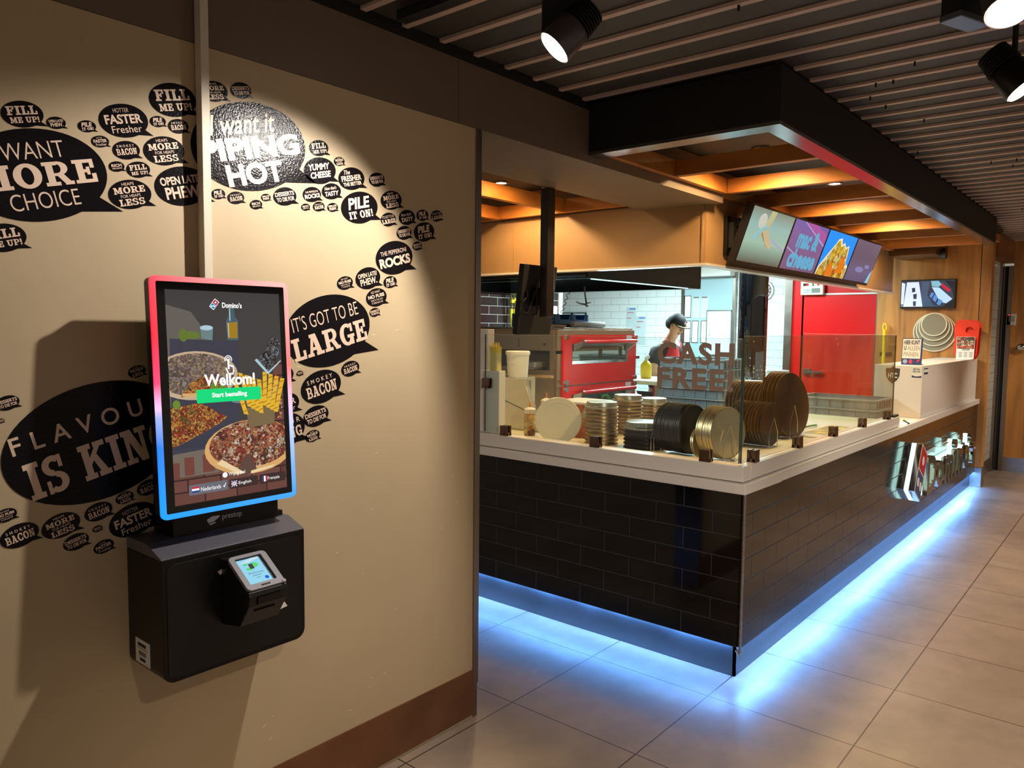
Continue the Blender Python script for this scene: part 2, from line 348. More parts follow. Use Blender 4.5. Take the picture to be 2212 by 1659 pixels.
def rrect(x0, y0, x1, y1, r, n=5):
    out = []
    for cx, cy, s in ((x1-r, y1-r, 0), (x0+r, y1-r, 90), (x0+r, y0+r, 180), (x1-r, y0+r, 270)):
        out += [(cx+r*math.cos(math.radians(s+90*i/n)), cy+r*math.sin(math.radians(s+90*i/n))) for i in range(n+1)]
    return out

# ------------------------------------------------------------------ room shell
YW = 2.04
FLOOR = brick_mat('floor_tiles', (0, 1), (0, .196), .6, .6, .0028, (150, 134, 122), (143, 127, 116), (62, 50, 44), rough=.34, offset=0, bump=.3, var=.30)
struct('floor', MB().box(-3.2, 12, -4.2, 8, -.06, 0), FLOOR, 'grey brown stone tile floor with dark joints', 'floor')
PLASTER = mat('plaster', (194, 172, 138), .5, bump=.09, bscale=9, var=.09, vscale=1.6, spec=.35)
def wall_marks(mb):
    rr = random.Random(3)
    for i in range(34):
        x = rr.uniform(.9, 2.15); z = rr.uniform(.25, 1.75); a = rr.uniform(-.6, .6); s = rr.uniform(.003, .012)
        mb.prism([(x-s*math.cos(a), YW-.0004, z-s*math.sin(a)), (x, YW-.0004, z+.0015), (x+s*math.cos(a), YW-.0004, z+s*math.sin(a)), (x, YW-.0004, z-.0015)], (0, .001, 0))
    return mb
struct('wall_left', MB().box(-3.2, 2.2, YW, YW+.16, 0, 2.34), PLASTER, 'beige plastered wall covered with black speech bubble graphics', 'wall')
mk = build('scuff_marks', wall_marks(MB()), mat('bare_plaster', (226, 208, 176), .7)); mk.parent = bpy.data.objects['wall_left']; tag(mk, 'pale nicks and scuffs in the plaster', kind='stuff')
COPPER = mat('stained_metal_plate', (150, 108, 80), .34, .75, bump=.12, bscale=14, var=.22, vscale=5)
struct('baseboard_left', MB().box(-3.2, 2.2, YW-.005, YW-.0005, .012, .2), COPPER, 'brown stained metal skirting along the bubble wall', 'baseboard')
struct('trim_1', MB().box(2.197, 2.226, YW-.007, YW+.165, .14, 2.338).box(2.2, 2.224, YW-.003, YW+.163, 0, .14), STEELV, 'steel edge strip on the end of the beige wall', 'trim', .001)
fas = struct('wall_fascia', MB().box(-3.2, 2.098, YW-.002, YW+.2, 2.341, 2.574).box(2.1, 4.385, YW-.002, YW+.53, 2.3405, 2.574), TAUPE, 'dark taupe panel fascia above the wall and opening', 'wall')
# ribbed ceiling: lit ribs and shaded sheet put into two colours
struct('gap_shade_fill', MB().box(-3.2, 2.95, 2.03, 2.2, 2.575, 2.67), MATTEBLACK, 'black strip standing in for the shaded gap between fascia and ribbed ceiling', 'trim')  # matte black filler gives the open gap its dark by colour
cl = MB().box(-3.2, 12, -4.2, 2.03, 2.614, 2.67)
cobj = struct('ceiling', cl, mat('sheet_shade_tone', (66, 59, 52), .6), 'ribbed ceiling, sheet toned dark for shade between narrow paler battens', 'ceiling')
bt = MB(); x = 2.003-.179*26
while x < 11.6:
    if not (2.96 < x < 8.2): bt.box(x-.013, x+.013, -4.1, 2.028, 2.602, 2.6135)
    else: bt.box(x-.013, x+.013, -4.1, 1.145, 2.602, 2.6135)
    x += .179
tag(build('battens', bt, mat('batten_lit_tone', (206, 178, 164), .5), cobj), 'narrow battens of the ceiling, toned pale as if lit', kind='stuff')
tg = MB(); rr = random.Random(5)
for i in range(60):
    x = 2.003+.179*rr.randint(-3, 40); y = rr.uniform(-1.6, 1.1); tg.box(x-.004, x+.004, y-.003, y+.003, 2.585, 2.602)
tag(build('clips', tg, MATTEBLACK, cobj), 'small dark clips on the battens', kind='stuff')
struct('ceiling_kitchen', MB().box(2.2, 10.4, 2.035, 8, 2.63, 2.67), mat('dark_ceiling', (52, 42, 34), .7), 'dark ceiling over the kitchen', 'ceiling')
# bulkhead above the kitchen opening
bk = MB().box(4.36, 4.42, 2.13, 5.2, 1.985, 2.37).box(4.42, 8.7, 2.13, 2.19, 1.985, 2.63).box(4.38, 4.42, 2.1, 6.0, 2.37, 2.63)
struct('wall_bulkhead', bk, BROWN, 'brown panelled bulkhead over the kitchen opening', 'wall')
struct('trim_2', MB().box(4.345, 4.43, 2.115, 5.2, 1.972, 1.986).box(4.43, 8.7, 2.115, 2.2, 1.972, 1.986), mat('pale_trim', (190, 182, 172), .35), 'pale metal edge along the bottom of the brown bulkhead', 'trim')
struct('trim_3', MB().box(4.352, 4.3605, 2.145, 2.157, 1.99, 2.335).box(4.354, 4.3605, 3.66, 3.67, 1.99, 2.335), BROWN, 'thin upright seams on the brown bulkhead', 'trim')
# kitchen walls
WT = brick_mat('white_metro_tiles', (1, 2), (3.47, .03), .3, .1, .0022, (232, 240, 238), (226, 236, 234), (150, 152, 150), rough=.14, bump=.2)
struct('wall_back', MB().box(9.6, 9.7, 3.4, 8, 0, 2.64), WT, 'white metro tiled back wall of the kitchen', 'wall')
BT = brick_mat('kitchen_black_tiles', (0, 2), (6.0, .03), .3, .1, .003, (24, 14, 14), (36, 18, 18), (150, 140, 130), rough=.18, bump=.2)
struct('wall_kitchen', MB().box(2.2, 7.93, 5.9, 6.0, 0, 2.64), BT, 'black tiled kitchen wall with pale joints', 'wall')
struct('trim_4', MB().box(7.93, 8.0, 5.88, 6.02, 0, 2.64), mat('pale_frame', (220, 214, 200), .4), 'pale jamb where the black tiles end', 'trim')
# cold room front in red laminate
struct('wall_coldroom', MB().box(9.3, 9.4, 2.4, 3.27, 0, 2.6).box(9.3, 9.4, 3.25, 3.38, 0, 2.6), REDDOOR, 'red cold room front', 'wall')
struct('trim_5', MB().box(9.27, 9.6, 3.38, 3.47, 0, 2.6), STEELV, 'steel corner between white tiles and the red cold room', 'trim')
struct('trim_6', MB().box(9.2, 9.32, 2.36, 2.41, 0, 2.5), STEELV, 'steel corner between the red front and the wood wall', 'trim')
struct('trim_7', MB().box(9.27, 9.3, 2.41, 3.05, 2.0, 2.02), mat('pale_frame', (220, 214, 200), .4), 'white strip above the red door', 'trim')
d2 = struct('door_1', MB().box(9.262, 9.3, 2.425, 3.235, .1, 1.995), REDDOOR, 'red cold room door', 'door', .004)
h = MB().box(9.225, 9.262, 3.12, 3.2, 1.06, 1.125).box(9.215, 9.24, 2.98, 3.16, 1.075, 1.1)
build('door_handle', h, mat('dark_handle', (62, 58, 56), .35), d2, .004)
build('grab_marks', MB().cyl((9.258, 2.84, 1.49), (9.262, 2.84, 1.49), .008).box(9.259, 9.262, 2.82, 2.826, 1.41, 1.45), mat('worn_red', (235, 120, 110), .4), d2)
# wood wall, post, doorway
WOODW = wood_mat('knotty_wood_wall', (132, 82, 34), (190, 128, 62), (1, 3.5, .45), .45)
struct('wall_wood', MB().box(9.05, 9.12, 1.395, 2.36, 0, 2.6), WOODW, 'knotty golden wood wall behind the till', 'wall')
struct('trim_8', MB().box(9.045, 9.06, 1.383, 1.395, 0, 2.6), MATTEBLACK, 'dark slot between the wood wall and the post', 'trim')
struct('trim_9', MB().box(9.0, 9.15, 1.288, 1.381, .2, 2.56), wood_mat('post_wood', (150, 98, 46), (204, 146, 82), (3, 3, .4), .45), 'wooden post at the end of the counter', 'trim', .003)
struct('trim_10', MB().box(8.99, 9.155, 1.283, 1.4, 0, .2), STEEL, 'polished steel foot of the wooden post', 'trim', .002)
WT2 = brick_mat('corridor_tiles', (0, 2), (9.2, .03), .3, .1, .003, (214, 216, 208), (208, 210, 202), (120, 118, 112), rough=.2, bump=.2)
struct('wall_corridor', MB().box(9.16, 10.1, 1.372, 1.45, .16, 2.36), WT2, 'white tiled strip inside the doorway', 'wall')
struct('baseboard_corridor', MB().box(9.16, 10.26, 1.368, 1.4, 0, .16), STEEL, 'steel skirting inside the doorway', 'baseboard')
struct('trim_11', MB().box(10.1, 10.25, 1.345, 1.45, .0, 2.36), STEELV, 'near steel jamb of the doorway', 'trim')
struct('door_2', MB().box(10.255, 10.3, 1.303, 1.345, .0, 2.33), MATTEBLACK, 'narrow black gap of the door standing ajar', 'door')
struct('trim_12', MB().box(10.235, 10.3, 1.262, 1.303, 0, 2.33), STEELV, 'far steel jamb of the doorway', 'trim')
struct('trim_13', MB().box(9.15, 10.3, 1.262, 1.45, 2.36, 2.6), wood_mat('lintel_wood', (104, 62, 28), (150, 98, 48), (.5, 3, 3), .5), 'dark wood lintel over the doorway', 'trim')
struct('wall_far', MB().box(10.27, 10.35, -4.2, 1.262, .16, 2.62), wood_mat('far_wood_wall', (134, 84, 36), (196, 134, 66), (1, 3.2, .4), .45), 'knotty wood wall right of the doorway', 'wall')
struct('baseboard_far', MB().box(10.255, 10.3, -4.2, 1.262, 0, .162), STEEL, 'steel skirting under the far wood wall', 'baseboard')
# header underside is part of the fascia; canopy over the counter
can = thing('canopy', 'black canopy box over the counter with glowing wooden joists inside', 'canopy', (2.955, 1.15, 2.37))
SATIN = mat('satin_dark_metal', (120, 122, 126), .16, .85)
build('front_panel', MB().box(2.955, 2.985, 1.15, 2.036, 2.386, 2.6), MATTEBLACK, can)
build('side_panel', MB().box(2.985, 8.15, 1.15, 1.18, 2.386, 2.6), MATTEBLACK, can)
build('bottom_rim', MB().prism([(2.955, 1.15, 2.372), (8.15, 1.15, 2.372), (8.15, 1.232, 2.372), (3.05, 1.232, 2.372), (3.05, 2.036, 2.372), (2.955, 2.036, 2.372)], (0, 0, .014)), SATIN, can)
build('top_board', MB().box(2.99, 8.9, 1.2, 2.12, 2.56, 2.59), mat('dark_recess', (40, 32, 27), .6), can)
JW = wood_mat('joist_wood', (150, 86, 30), (196, 124, 54), (1, .6, 3), .5)
build('edge_lath', MB().box(3.05, 3.072, 1.24, 2.0, 2.388, 2.41), JW, can)
for i, x in enumerate((3.735, 4.375, 5.005, 5.615, 6.185, 6.78, 7.37, 8.2)):
    build('joist', MB().box(x-.022, x+.022, 1.235, 1.998 if x < 4.4 else 2.128, 2.392, 2.475), JW, can)
build('stringer', MB().box(3.075, 4.35, 2.0, 2.036, 2.39, 2.476).box(4.398, 8.7, 2.085, 2.128, 2.4, 2.478), JW, can)
build('end_board', MB().box(8.5, 9.04, 1.24, 2.3, 2.48, 2.55), JW, can)
k2 = thing('joist_grid', 'wooden joist grid in the kitchen ceiling seen past the header', 'joists', (3.4, 3.2, 2.37))
for y in (3.16, 3.76): build('joist', MB().box(2.3, 4.3, y, y+.045, 2.375, 2.465), JW, k2)
build('cross_joist', MB().box(4.3, 4.344, 2.6, 5.0, 2.375, 2.465), JW, k2)
build('recess_board', MB().box(2.3, 4.35, 2.58, 5, 2.56, 2.58), mat('dark_recess', (40, 32, 27), .6), k2)
DL = glow('downlight_glow', (255, 236, 200), 14)
for x, y, lb in ((4.06, 1.68, 'round recessed downlight in the canopy bay nearest the viewer'), (5.3, 1.68, 'round recessed downlight in the second lit canopy bay'), (6.48, 1.68, 'round recessed downlight in the third lit canopy bay'), (7.6, 1.68, 'round recessed downlight in the farthest lit canopy bay'), (3.95, 3.43, 'round recessed downlight shining beside the joists at upper left')):
    t = thing('downlight', lb, 'downlight', (x, y, 2.56), 0, 'recessed downlights')
    build('trim_ring', MB().lathe([(.05, 0), (.05, -.012), (.036, -.012), (.034, 0)], (x, y, 2.56), 20), STEEL, t)
    build('lens', MB().cyl((x, y, 2.556), (x, y, 2.552), .036, n=20), DL, t)
for x, y in ((7.6, 4.6), (7.7, 3.3), (5.2, 5.2)):
    t = thing('ceiling_light', 'long fluorescent ceiling light over the kitchen', 'ceiling light', (x, y, 2.63), 0, 'kitchen ceiling lights')
    build('housing', MB().box(x-.68, x+.68, y-.16, y+.16, 2.57, 2.63), WPLAST, t)
    build('diffuser', MB().box(x-.66, x+.66, y-.14, y+.14, 2.56, 2.57), glow('tube_glow', (220, 255, 255), 3), t)
# ------------------------------------------------------------------ service counter
ct = thing('service_counter', 'black tiled service counter with white stone ledge and glowing blue floor light', 'counter', (3.25, 1.385, 0))
MT1 = brick_mat('black_tiles_left', (1, 2), (2.656, .156), .29, .1005, .0022, (9, 8, 10), (11, 10, 12), (44, 42, 44), rough=.06, bump=.35, spec=.6)
MT2 = brick_mat('black_tiles_right', (0, 2), (3.305, .156), .298, .1005, .0032, (14, 14, 15), (20, 19, 18), (2, 2, 2), rough=.12, bump=.9, spec=1.0)
build('tiled_end', MB().box(3.211, 3.26, 1.365, 4.0, .156, .858), MT1, ct)
build('tiled_front', MB().box(3.221, 8.99, 1.346, 1.38, .156, .858), MT2, ct)
build('corner_bead', MB().cyl((3.212, 1.348, .135), (3.212, 1.348, .857), .006, n=10).cyl((3.2, 1.36, .15), (3.212, 1.348, .12), .006, n=8), STEEL, ct)
KICK = steel_mat('kick_steel', (112, 118, 126), .42, 0)
build('kickplate', MB().box(3.25, 3.262, 1.385, 4.0, .002, .156).box(3.25, 8.99, 1.385, 1.397, .002, .156), KICK, ct)
LED = glow('led_strip_glow', (200, 230, 255), 9)
lr = MB()
y = 1.42
while y < 3.9: lr.box(3.236, 3.244, y, y+.012, .149, .1545); y += .0333
x = 3.3
build('led_strip', lr, LED, ct)
build('led_strip', MB().box(3.26, 8.95, 1.37, 1.376, .1505, .1548), LED, ct)
for nm, lo, sx, sy in (('strip_light', (3.236, 2.68, .148), .012, 2.55), ('strip_light', (6.1, 1.368, .148), 5.75, .012)):
    for c, e in (((.12, .38, 1), 22),):
        lamp(nm, 'AREA', lo, e*(1 if sy > 1 else 2.3), c, (lo[0]-(.0 if sy > 1 else 0), lo[1], 0), parent=ct, shape='RECTANGLE', size=max(sx, sy) if sy < 1 else sx, size_y=sy if sy > 1 else sy)
build('lower_ledge', MB().box(3.181, 3.6, 1.334, 4.0, .858, .904).box(3.6, 8.995, 1.334, 2.2, .858, .904), WHITE, ct, .003)
build('upper_ledge', MB().box(3.208, 3.3, 1.359, 4.0, .908, .977).box(3.3, 5.908, 1.359, 1.44, .908, .977), WHITE, ct, .002)
build('shadow_gap', MB().box(3.214, 3.3, 1.365, 4.0, .903, .909).box(3.3, 5.902, 1.365, 1.43, .903, .909), mat('grey_gap', (120, 110, 100), .6), ct)
build('worktop', MB().box(3.3, 4.75, 1.44, 4.0, .904, .928).box(4.75, 6.1, 1.44, 2.2, .904, .928), mat('cream_worktop', (222, 212, 186), .35), ct)
build('cabinet_body', MB().box(3.3, 4.5, 1.42, 4.0, .1, .857).box(4.5, 8.95, 1.42, 2.15, .1, .857), mat('cabinet_dark', (50, 46, 42), .5), ct)

# glass guards
def clamp(p, parent, along):
    m = MB()
    if along == 'y':
        for s in (-1, 1): m.box(p[0]-.02 if s < 0 else p[0]+.006, p[0]-.006 if s < 0 else p[0]+.02, p[1]-.026, p[1]+.026, p[2]-.026, p[2]+.03)
        m.box(p[0]-.02, p[0]+.02, p[1]-.026, p[1]+.026, p[2]-.026, p[2]-.008)
    else:
        for s in (-1, 1): m.box(p[0]-.026, p[0]+.026, p[1]-.02 if s < 0 else p[1]+.006, p[1]-.006 if s < 0 else p[1]+.02, p[2]-.026, p[2]+.03)
        m.box(p[0]-.026, p[0]+.026, p[1]-.02, p[1]+.02, p[2]-.026, p[2]-.008)
    return build('clamp', m, BRONZE, parent, .0015)
g1 = thing('glass_guard', 'clear glass guard lettered CASH FREE on the short side of the counter', 'glass panel', (3.235, 2.1, .98))
build('pane', MB().box(3.231, 3.239, 1.392, 2.915, .985, 1.54), GLASS, g1)
build('polished_edge', MB().box(3.2312, 3.2388, 1.389, 1.392, .985, 1.54), GEDGE, g1); build('polished_edge', MB().box(3.2312, 3.2388, 2.915, 2.918, .985, 1.54), GEDGE, g1)
build('top_edge', MB().box(3.2312, 3.2388, 1.392, 2.915, 1.54, 1.5415), mat('bright_glass_edge', (190, 196, 176), .2), g1)
for y, z in ((1.549, 1.003), (2.155, 1.003), (2.761, 1.003)): clamp((3.235, y, z), g1, 'y')
clamp((3.235, 2.9, 1.262), g1, 'y')
CASH = mat('taupe_vinyl', (158, 132, 116), .55)
cf = MB(); fn = lambda u, v: (3.2302, u, v)
put_text(cf, 'CASH', 'wide', 0, 0, 1, 1, lambda u, v: (3.2302, 1.617-u*.384, 1.469+v*.103))
put_text(cf, 'FREE!', 'wide', 0, 0, 1, 1, lambda u, v: (3.2302, 1.617-u*.384, 1.352+v*.10))
build('lettering', cf, CASH, g1)
g2 = thing('glass_guard', 'long clear glass guard on the tiled front of the counter before the plates', 'glass panel', (4.5, 1.385, .98))
build('pane', MB().box(3.243, 5.81, 1.381, 1.389, .985, 1.552), GLASS, g2)
build('top_edge', MB().box(3.243, 5.81, 1.3812, 1.3888, 1.552, 1.5535), mat('bright_glass_edge', (190, 196, 176), .2), g2)
build('polished_edge', MB().box(3.24, 3.243, 1.3812, 1.3888, .985, 1.552), GEDGE, g2); build('polished_edge', MB().box(5.81, 5.813, 1.3812, 1.3888, .985, 1.552), GEDGE, g2)
for x in (3.379, 3.949, 4.521, 5.091, 5.668): clamp((x, 1.385, 1.003), g2, 'x')
g3 = thing('glass_guard', 'square clear glass guard across the far end of the ledge by the till', 'glass panel', (5.82, 1.7, .93))
build('pane', MB().box(5.816, 5.824, 1.392, 2.03, .93, 1.556), GLASS, g3)
build('top_edge', MB().box(5.8162, 5.8238, 1.392, 2.03, 1.556, 1.5575), mat('bright_glass_edge', (190, 196, 176), .2), g3)
build('polished_edge', MB().box(5.8162, 5.8238, 2.03, 2.033, .93, 1.556), GEDGE, g3)
build('foot_bracket', MB().box(5.81, 5.93, 1.37, 1.40, .978, .992), MATTEBLACK, g3, .003)

# white till housing and what stands on it
ti = thing('till_housing', 'white box housing on the far end of the counter ledge', 'till housing', (7.7, 1.5, .904))
build('body', MB().box(6.6, 8.99, 1.372, 1.72, .905, 1.315), WHITE, ti, .004)
PRINT = mat('print_black', (22, 22, 24), .6); PAPER = mat('white_paper', (232, 230, 224), .6)
sh = [(1.584+.052*a, 1.235+.07*b) for a, b in ((-1, .75), (-.3, .8), (0, 1), (.3, .8), (1, .75), (.95, -.1), (.6, -.6), (0, -1), (-.6, -.6), (-.95, -.1))]
st1 = build('shield_sticker', MB().prism([(6.5985, y, z) for y, z in sh], (.0012, 0, 0)), mat('bronze_print', (66, 54, 46), .5), ti)
sm = MB(); put_text(sm, 'HTC', 'bold', 0, 0, 1, 1, lambda u, v: (6.598, 1.584-u*.066, 1.232+v*.04)); build('lettering', sm, PAPER, st1)
st2 = build('notice_sticker', MB().box(6.5985, 6.5997, 1.378, 1.446, 1.222, 1.302), PAPER, ti)
sm = MB(); 
put_text(sm, 'BETAAL', 'bold', 0, 0, 1, 1, lambda u, v: (6.598, 1.413-u*.05, 1.288+v*.014)); put_text(sm, 'HIER OOK', 'bold', 0, 0, 1, 1, lambda u, v: (6.598, 1.413-u*.056, 1.269+v*.014))
sm.poly([(6.598, 1.446, 1.222), (6.598, 1.378, 1.222), (6.598, 1.378, 1.238), (6.598, 1.4, 1.232), (6.598, 1.425, 1.232), (6.598, 1.446, 1.24)])
build('lettering', sm, mat('navy_print', (18, 44, 78), .6), st2)
st3 = build('side_sticker', MB().box(6.64, 6.79, 1.3706, 1.3718, 1.24, 1.3), PAPER, ti)
build('bars', MB().box(6.65, 6.78, 1.37, 1.3705, 1.285, 1.295).box(6.65, 6.78, 1.37, 1.3705, 1.245, 1.262), mat('navy_print', (18, 44, 78), .6), st3)
sg = thing('counter_sign', 'small upright blue and white card sign on the near end of the till housing', 'sign', (6.76, 1.485, 1.315))
build('card', MB().prism([(6.75, 1.562, 1.316), (6.75, 1.414, 1.316), (6.77, 1.414, 1.528), (6.77, 1.562, 1.528)], (.005, 0, 0)), mat('navy_card', (36, 56, 116), .5), sg)
build('stand', MB().box(6.755, 6.83, 1.42, 1.556, 1.3155, 1.322), mat('clear_stand', (120, 110, 105), .2), sg)
fs_ = lambda u, v, d=.001: (6.7505+(v)*.0943-d, 1.488-u, 1.316+v)
build('white_field', MB().poly([fs_(-.07, .05), fs_(.062, .05), fs_(.062, .206), fs_(-.07, .206)]), PAPER, sg)
a = MB(); put_text(a, 'HIER KUNT', 'bold', -.004, .178, .115, .034, lambda u, v: fs_(u, v, .002)); put_text(a, 'U', 'bold', -.051, .133, .017, .034, lambda u, v: fs_(u, v, .002))
build('dark_lettering', a, mat('navy_print2', (34, 44, 84), .6), sg)
a = MB(); put_text(a, 'ALLEEN', 'reg', .012, .133, .09, .034, lambda u, v: fs_(u, v, .002)); put_text(a, 'PINNEN', 'reg', -.008, .083, .106, .036, lambda u, v: fs_(u, v, .002))
build('grey_lettering', a, mat('grey_print', (136, 132, 132), .6), sg)
a = MB(); a.poly([fs_(p, q, .002) for p, q in ell(-.046, .025, .017, .017)]); b = MB().poly([fs_(p, q, .0025) for p, q in ell(-.006, .025, .013, .017)])
build('round_mark', a, mat('pale_blue_print', (150, 166, 206), .6), sg); build('red_mark', b, mat('pink_red_print', (206, 60, 84), .6), sg)
build('corner_mark', MB().poly([fs_(.045, .02, .002), fs_(.062, .038, .002), fs_(.052, .046, .002), fs_(.036, .03, .002)]), mat('pink_red_print', (206, 60, 84), .6), sg)
fl = thing('leaflet_holder', 'stack of red topped door hanger leaflets standing on the till housing', 'leaflets', (8.75, 1.44, 1.315))
def hanger(dx, dy, dz, tilt):
    m = MB(); f = lambda u, v: (8.7+dx+v*tilt, 1.438-u+dy, 1.316+dz+v)
    out = [(.075, .0), (.08, .22), (.085, .33), (.07, .375), (.03, .39), (-.03, .39), (-.07, .375), (-.085, .33), (-.08, .22), (-.075, 0)]
    o2 = []
    for i in range(40):
        t = 2*PI*i/40; o2.append((math.cos(t), math.sin(t)))
    def hit(c, s):   # ray to the outline from (0,.3)
        best = 9; P = out
        for i in range(len(P)):
            (x1, y1), (x2, y2) = P[i], P[(i+1) % len(P)]; y1 -= .3; y2 -= .3; ex, ey = x2-x1, y2-y1; den = c*ey-s*ex
            if abs(den) < 1e-9: continue
            t = (x1*ey-y1*ex)/den; q = (x1*s-y1*c)/den
            if t > 0 and -1e-6 <= q <= 1+1e-6: best = min(best, t)
        return best
    return m.ring([f(c*hit(c, s), .3+s*hit(c, s)) for c, s in o2], [f(.034*c, .305+.034*s) for c, s in o2]), f
ORED = mat('orange_red_card', (232, 52, 24), .4)
for i, (dx, dy, dz) in enumerate(((.10, -.03, -.005), (.07, .035, .0), (.03, -.02, -.02))):
    m, f = hanger(dx, dy, dz, .08); build('leaflet', m, ORED, fl)
m = MB().prism([(8.70, 1.515, 1.316), (8.70, 1.362, 1.316), (8.716, 1.358, 1.535), (8.716, 1.519, 1.535)], (.012, 0, 0)); build('leaflet_front', m, PAPER, fl)
ff = lambda u, v, d=.001: (8.6995+v*.073-d, 1.4385-u, 1.316+v)
build('food_picture', MB().poly([ff(-.074, .1), ff(.074, .1), ff(.078, .217), ff(-.078, .217)]), spots_mat('leaflet_food', [(60, 38, 30), (210, 190, 160), (170, 60, 40), (240, 226, 200), (90, 60, 40)], 60), fl)
a = MB(); put_text(a, 'JOIN THE', 'heavy', .0, .118, .12, .02, lambda u, v: ff(u, v, .002)); build('red_lettering', a, ORED, fl)
a = MB(); put_text(a, 'TEAM', 'bold', .0, .093, .07, .018, lambda u, v: ff(u, v, .002)); 
for k in range(3):
    for j in range(4): a.poly([ff(-.055+.045*k, .02+.014*j, .002), ff(-.025+.045*k, .02+.014*j, .002), ff(-.025+.045*k, .025+.014*j, .002), ff(-.055+.045*k, .025+.014*j, .002)])
build('grey_print_lines', a, mat('grey_print', (136, 132, 132), .6), fl)
pp = MB().box(6.0, 6.45, 1.35, 1.52, .905, .907); tag(build('paper_sheet', pp, PAPER), 'white paper slip lying on the ledge before the till housing', 'paper')
pn = MB().cyl((6.12, 1.345, .91), (6.30, 1.42, .91), .006, n=8); tag(build('pen', pn, MATTEBLACK), 'dark pen lying on the paper slip on the ledge', 'pen')

# illuminated sign on the tiled front
sn = thing('wall_sign', 'illuminated chrome letter sign with red and blue tile on the counter front', 'sign', (7.1, 1.3, .5))
rot = math.radians(59.2); ca, sa = math.cos(rot), math.sin(rot); cx, cz = 6.127, .558
lg = lambda u, v, y: (cx + u*ca - v*sa, y, cz + u*sa + v*ca)    # u along the tile's long axis
def lrect(mb, u0, u1, v0, v1, r, y0, y1): return mb.prism([lg(u, v, y0) for u, v in rrect(u0, v0, u1, v1, r)], (0, y1-y0, 0))
SGLOW = glow('white_green_glow', (200, 255, 240), 1.8)
build('tile_back_glow', lrect(MB(), -.188, .188, -.105, .105, .012, 1.288, 1.32), SGLOW, sn)
build('tile_casing', lrect(MB(), -.19, .19, -.107, .107, .012, 1.25, 1.288), CHROME, sn)
build('tile_backplate', lrect(MB(), -.186, .186, -.103, .103, .012, 1.32, 1.345), CHROME, sn)
build('tile_face_border', lrect(MB(), -.186, .186, -.103, .103, .01, 1.2492, 1.25), mat('sign_white', (236, 230, 226), .4), sn)
build('red_square', lrect(MB(), .006, .178, -.095, .095, .005, 1.2484, 1.2492), mat('sign_red', (190, 24, 44), .4), sn)
build('blue_square', lrect(MB(), -.178, -.006, -.095, .095, .005, 1.2484, 1.2492), mat('sign_blue', (40, 72, 130), .4), sn)
for u, v in ((.092, 0), (-.092, .045), (-.092, -.045)):
    build('dot', MB().prism([lg(p, q, 1.2478) for p, q in ell(u, v, .034, .034, 24)], (0, .0006, 0)), mat('sign_white', (236, 230, 226), .4), sn)
wd = 'Domino\u2019s'; cell = []
# natural advance of each glyph from the built-in face
xs = [.0]; H = .292; x = 6.335; adv = {'D': .335, 'o': .27, 'm': .40, 'i': .155, 'n': .285, '\u2019': .12, 's': .22}
for ch in wd:
    vs, fs, asp = text_geo(ch, .03, 1, .5)
    hh = {'D': H, 'i': .318, '\u2019': .085}.get(ch, .212); z0 = {'\u2019': .56}.get(ch, .349); ww = min(asp*hh*1.12, adv[ch]-.025)
    gx = x+(adv[ch]-ww)/2
    f1 = MB(); f2 = MB()
    z_ = [v[2] for v in vs]; lo, hi = min(z_), max(z_)
    f1.add([(gx+a*ww, 1.25+(.032 if c < 0 else 0), z0+b*hh) for a, b, c in vs], fs)
    f2.add([(gx+a*ww, 1.284+(.034 if c < 0 else 0), z0+b*hh) for a, b, c in vs], fs)
    o = build('letter', f1, SIGNCH, sn); tag(o, 'chrome letter '+ch.replace('\u2019', 'apostrophe')+' with glowing back')
    build('letter_glow', f2, SGLOW, o)
    x += adv[ch]
build('mounting_rods', MB().cyl((6.98, 1.28, .66), (7.2, 1.28, .66), .005, n=8).cyl((7.62, 1.28, .645), (7.86, 1.28, .645), .005, n=8), CHROME, sn)
lamp('sign_glow', 'AREA', (7.2, 1.335, .5), 1.2, (.75, 1, .95), (7.2, 1.5, .5), parent=sn, shape='RECTANGLE', size=1.9, size_y=.25)

# ------------------------------------------------------------------ pans and plates on the worktop
PANM = mat('worn_pan_steel', (168, 140, 104), .32, .9, var=.5, vscale=9)
PANTOP = mat('frosty_aluminium', (176, 174, 164), .34, .8, var=.12, vscale=20)
DARKPAN = mat('seasoned_dark_pan', (22, 18, 16), .32, .6, var=.4, vscale=10)
ALU = mat('dull_aluminium', (186, 170, 140), .3, .85)
DARKDISC = mat('dark_seasoned_disc', (27, 22, 19), .34, .6, var=.5, vscale=18)
LITDISC = mat('brown_highlight_disc', (104, 80, 52), .34, .6, var=.5, vscale=14)  # browner plate tone stands in for brassy highlights along the edges
def pan_mesh(r, h, m, name):
    p = [(0, h), (r*.9, h), (r*.93, h-.002), (r*.965, .006), (r*1.02, .004), (r*1.035, 0), (r*1.02, -.004), (r*.97, -.001), (r*.91, h-.006), (0, h-.004)]
    o = build(name, MB().lathe(p, n=40), m, None, 0, False); return o
def stack(n, x, y, z, r, h, pitch, m, mtop, label, toplabel, group, name='pizza_pan'):
    rr = random.Random(int(x*1000)); src = None
    for i in range(n):
        if i == n-1: o = pan_mesh(r, h, mtop, name); tag(o, toplabel, 'pan', group)
        elif src is None: o = src = pan_mesh(r, h, m, name); tag(o, label, 'pan', group)
        else: o = src.copy(); COL.objects.link(o)
        o.location = (x+rr.uniform(-.0022, .0022), y+rr.uniform(-.0022, .0022), z+.005+i*pitch)
        o.rotation_euler = (rr.uniform(-.006, .006), rr.uniform(-.006, .006), rr.uniform(0, 6))
stack(11, 3.62, 2.375, .928, .092, .031, .0205, PANM, PANTOP, 'brown stained upturned pan in the tallest stack of small pans, under its top pan', 'pale upturned pan on top of the tallest brown stack', 'small pans of the tallest stack')
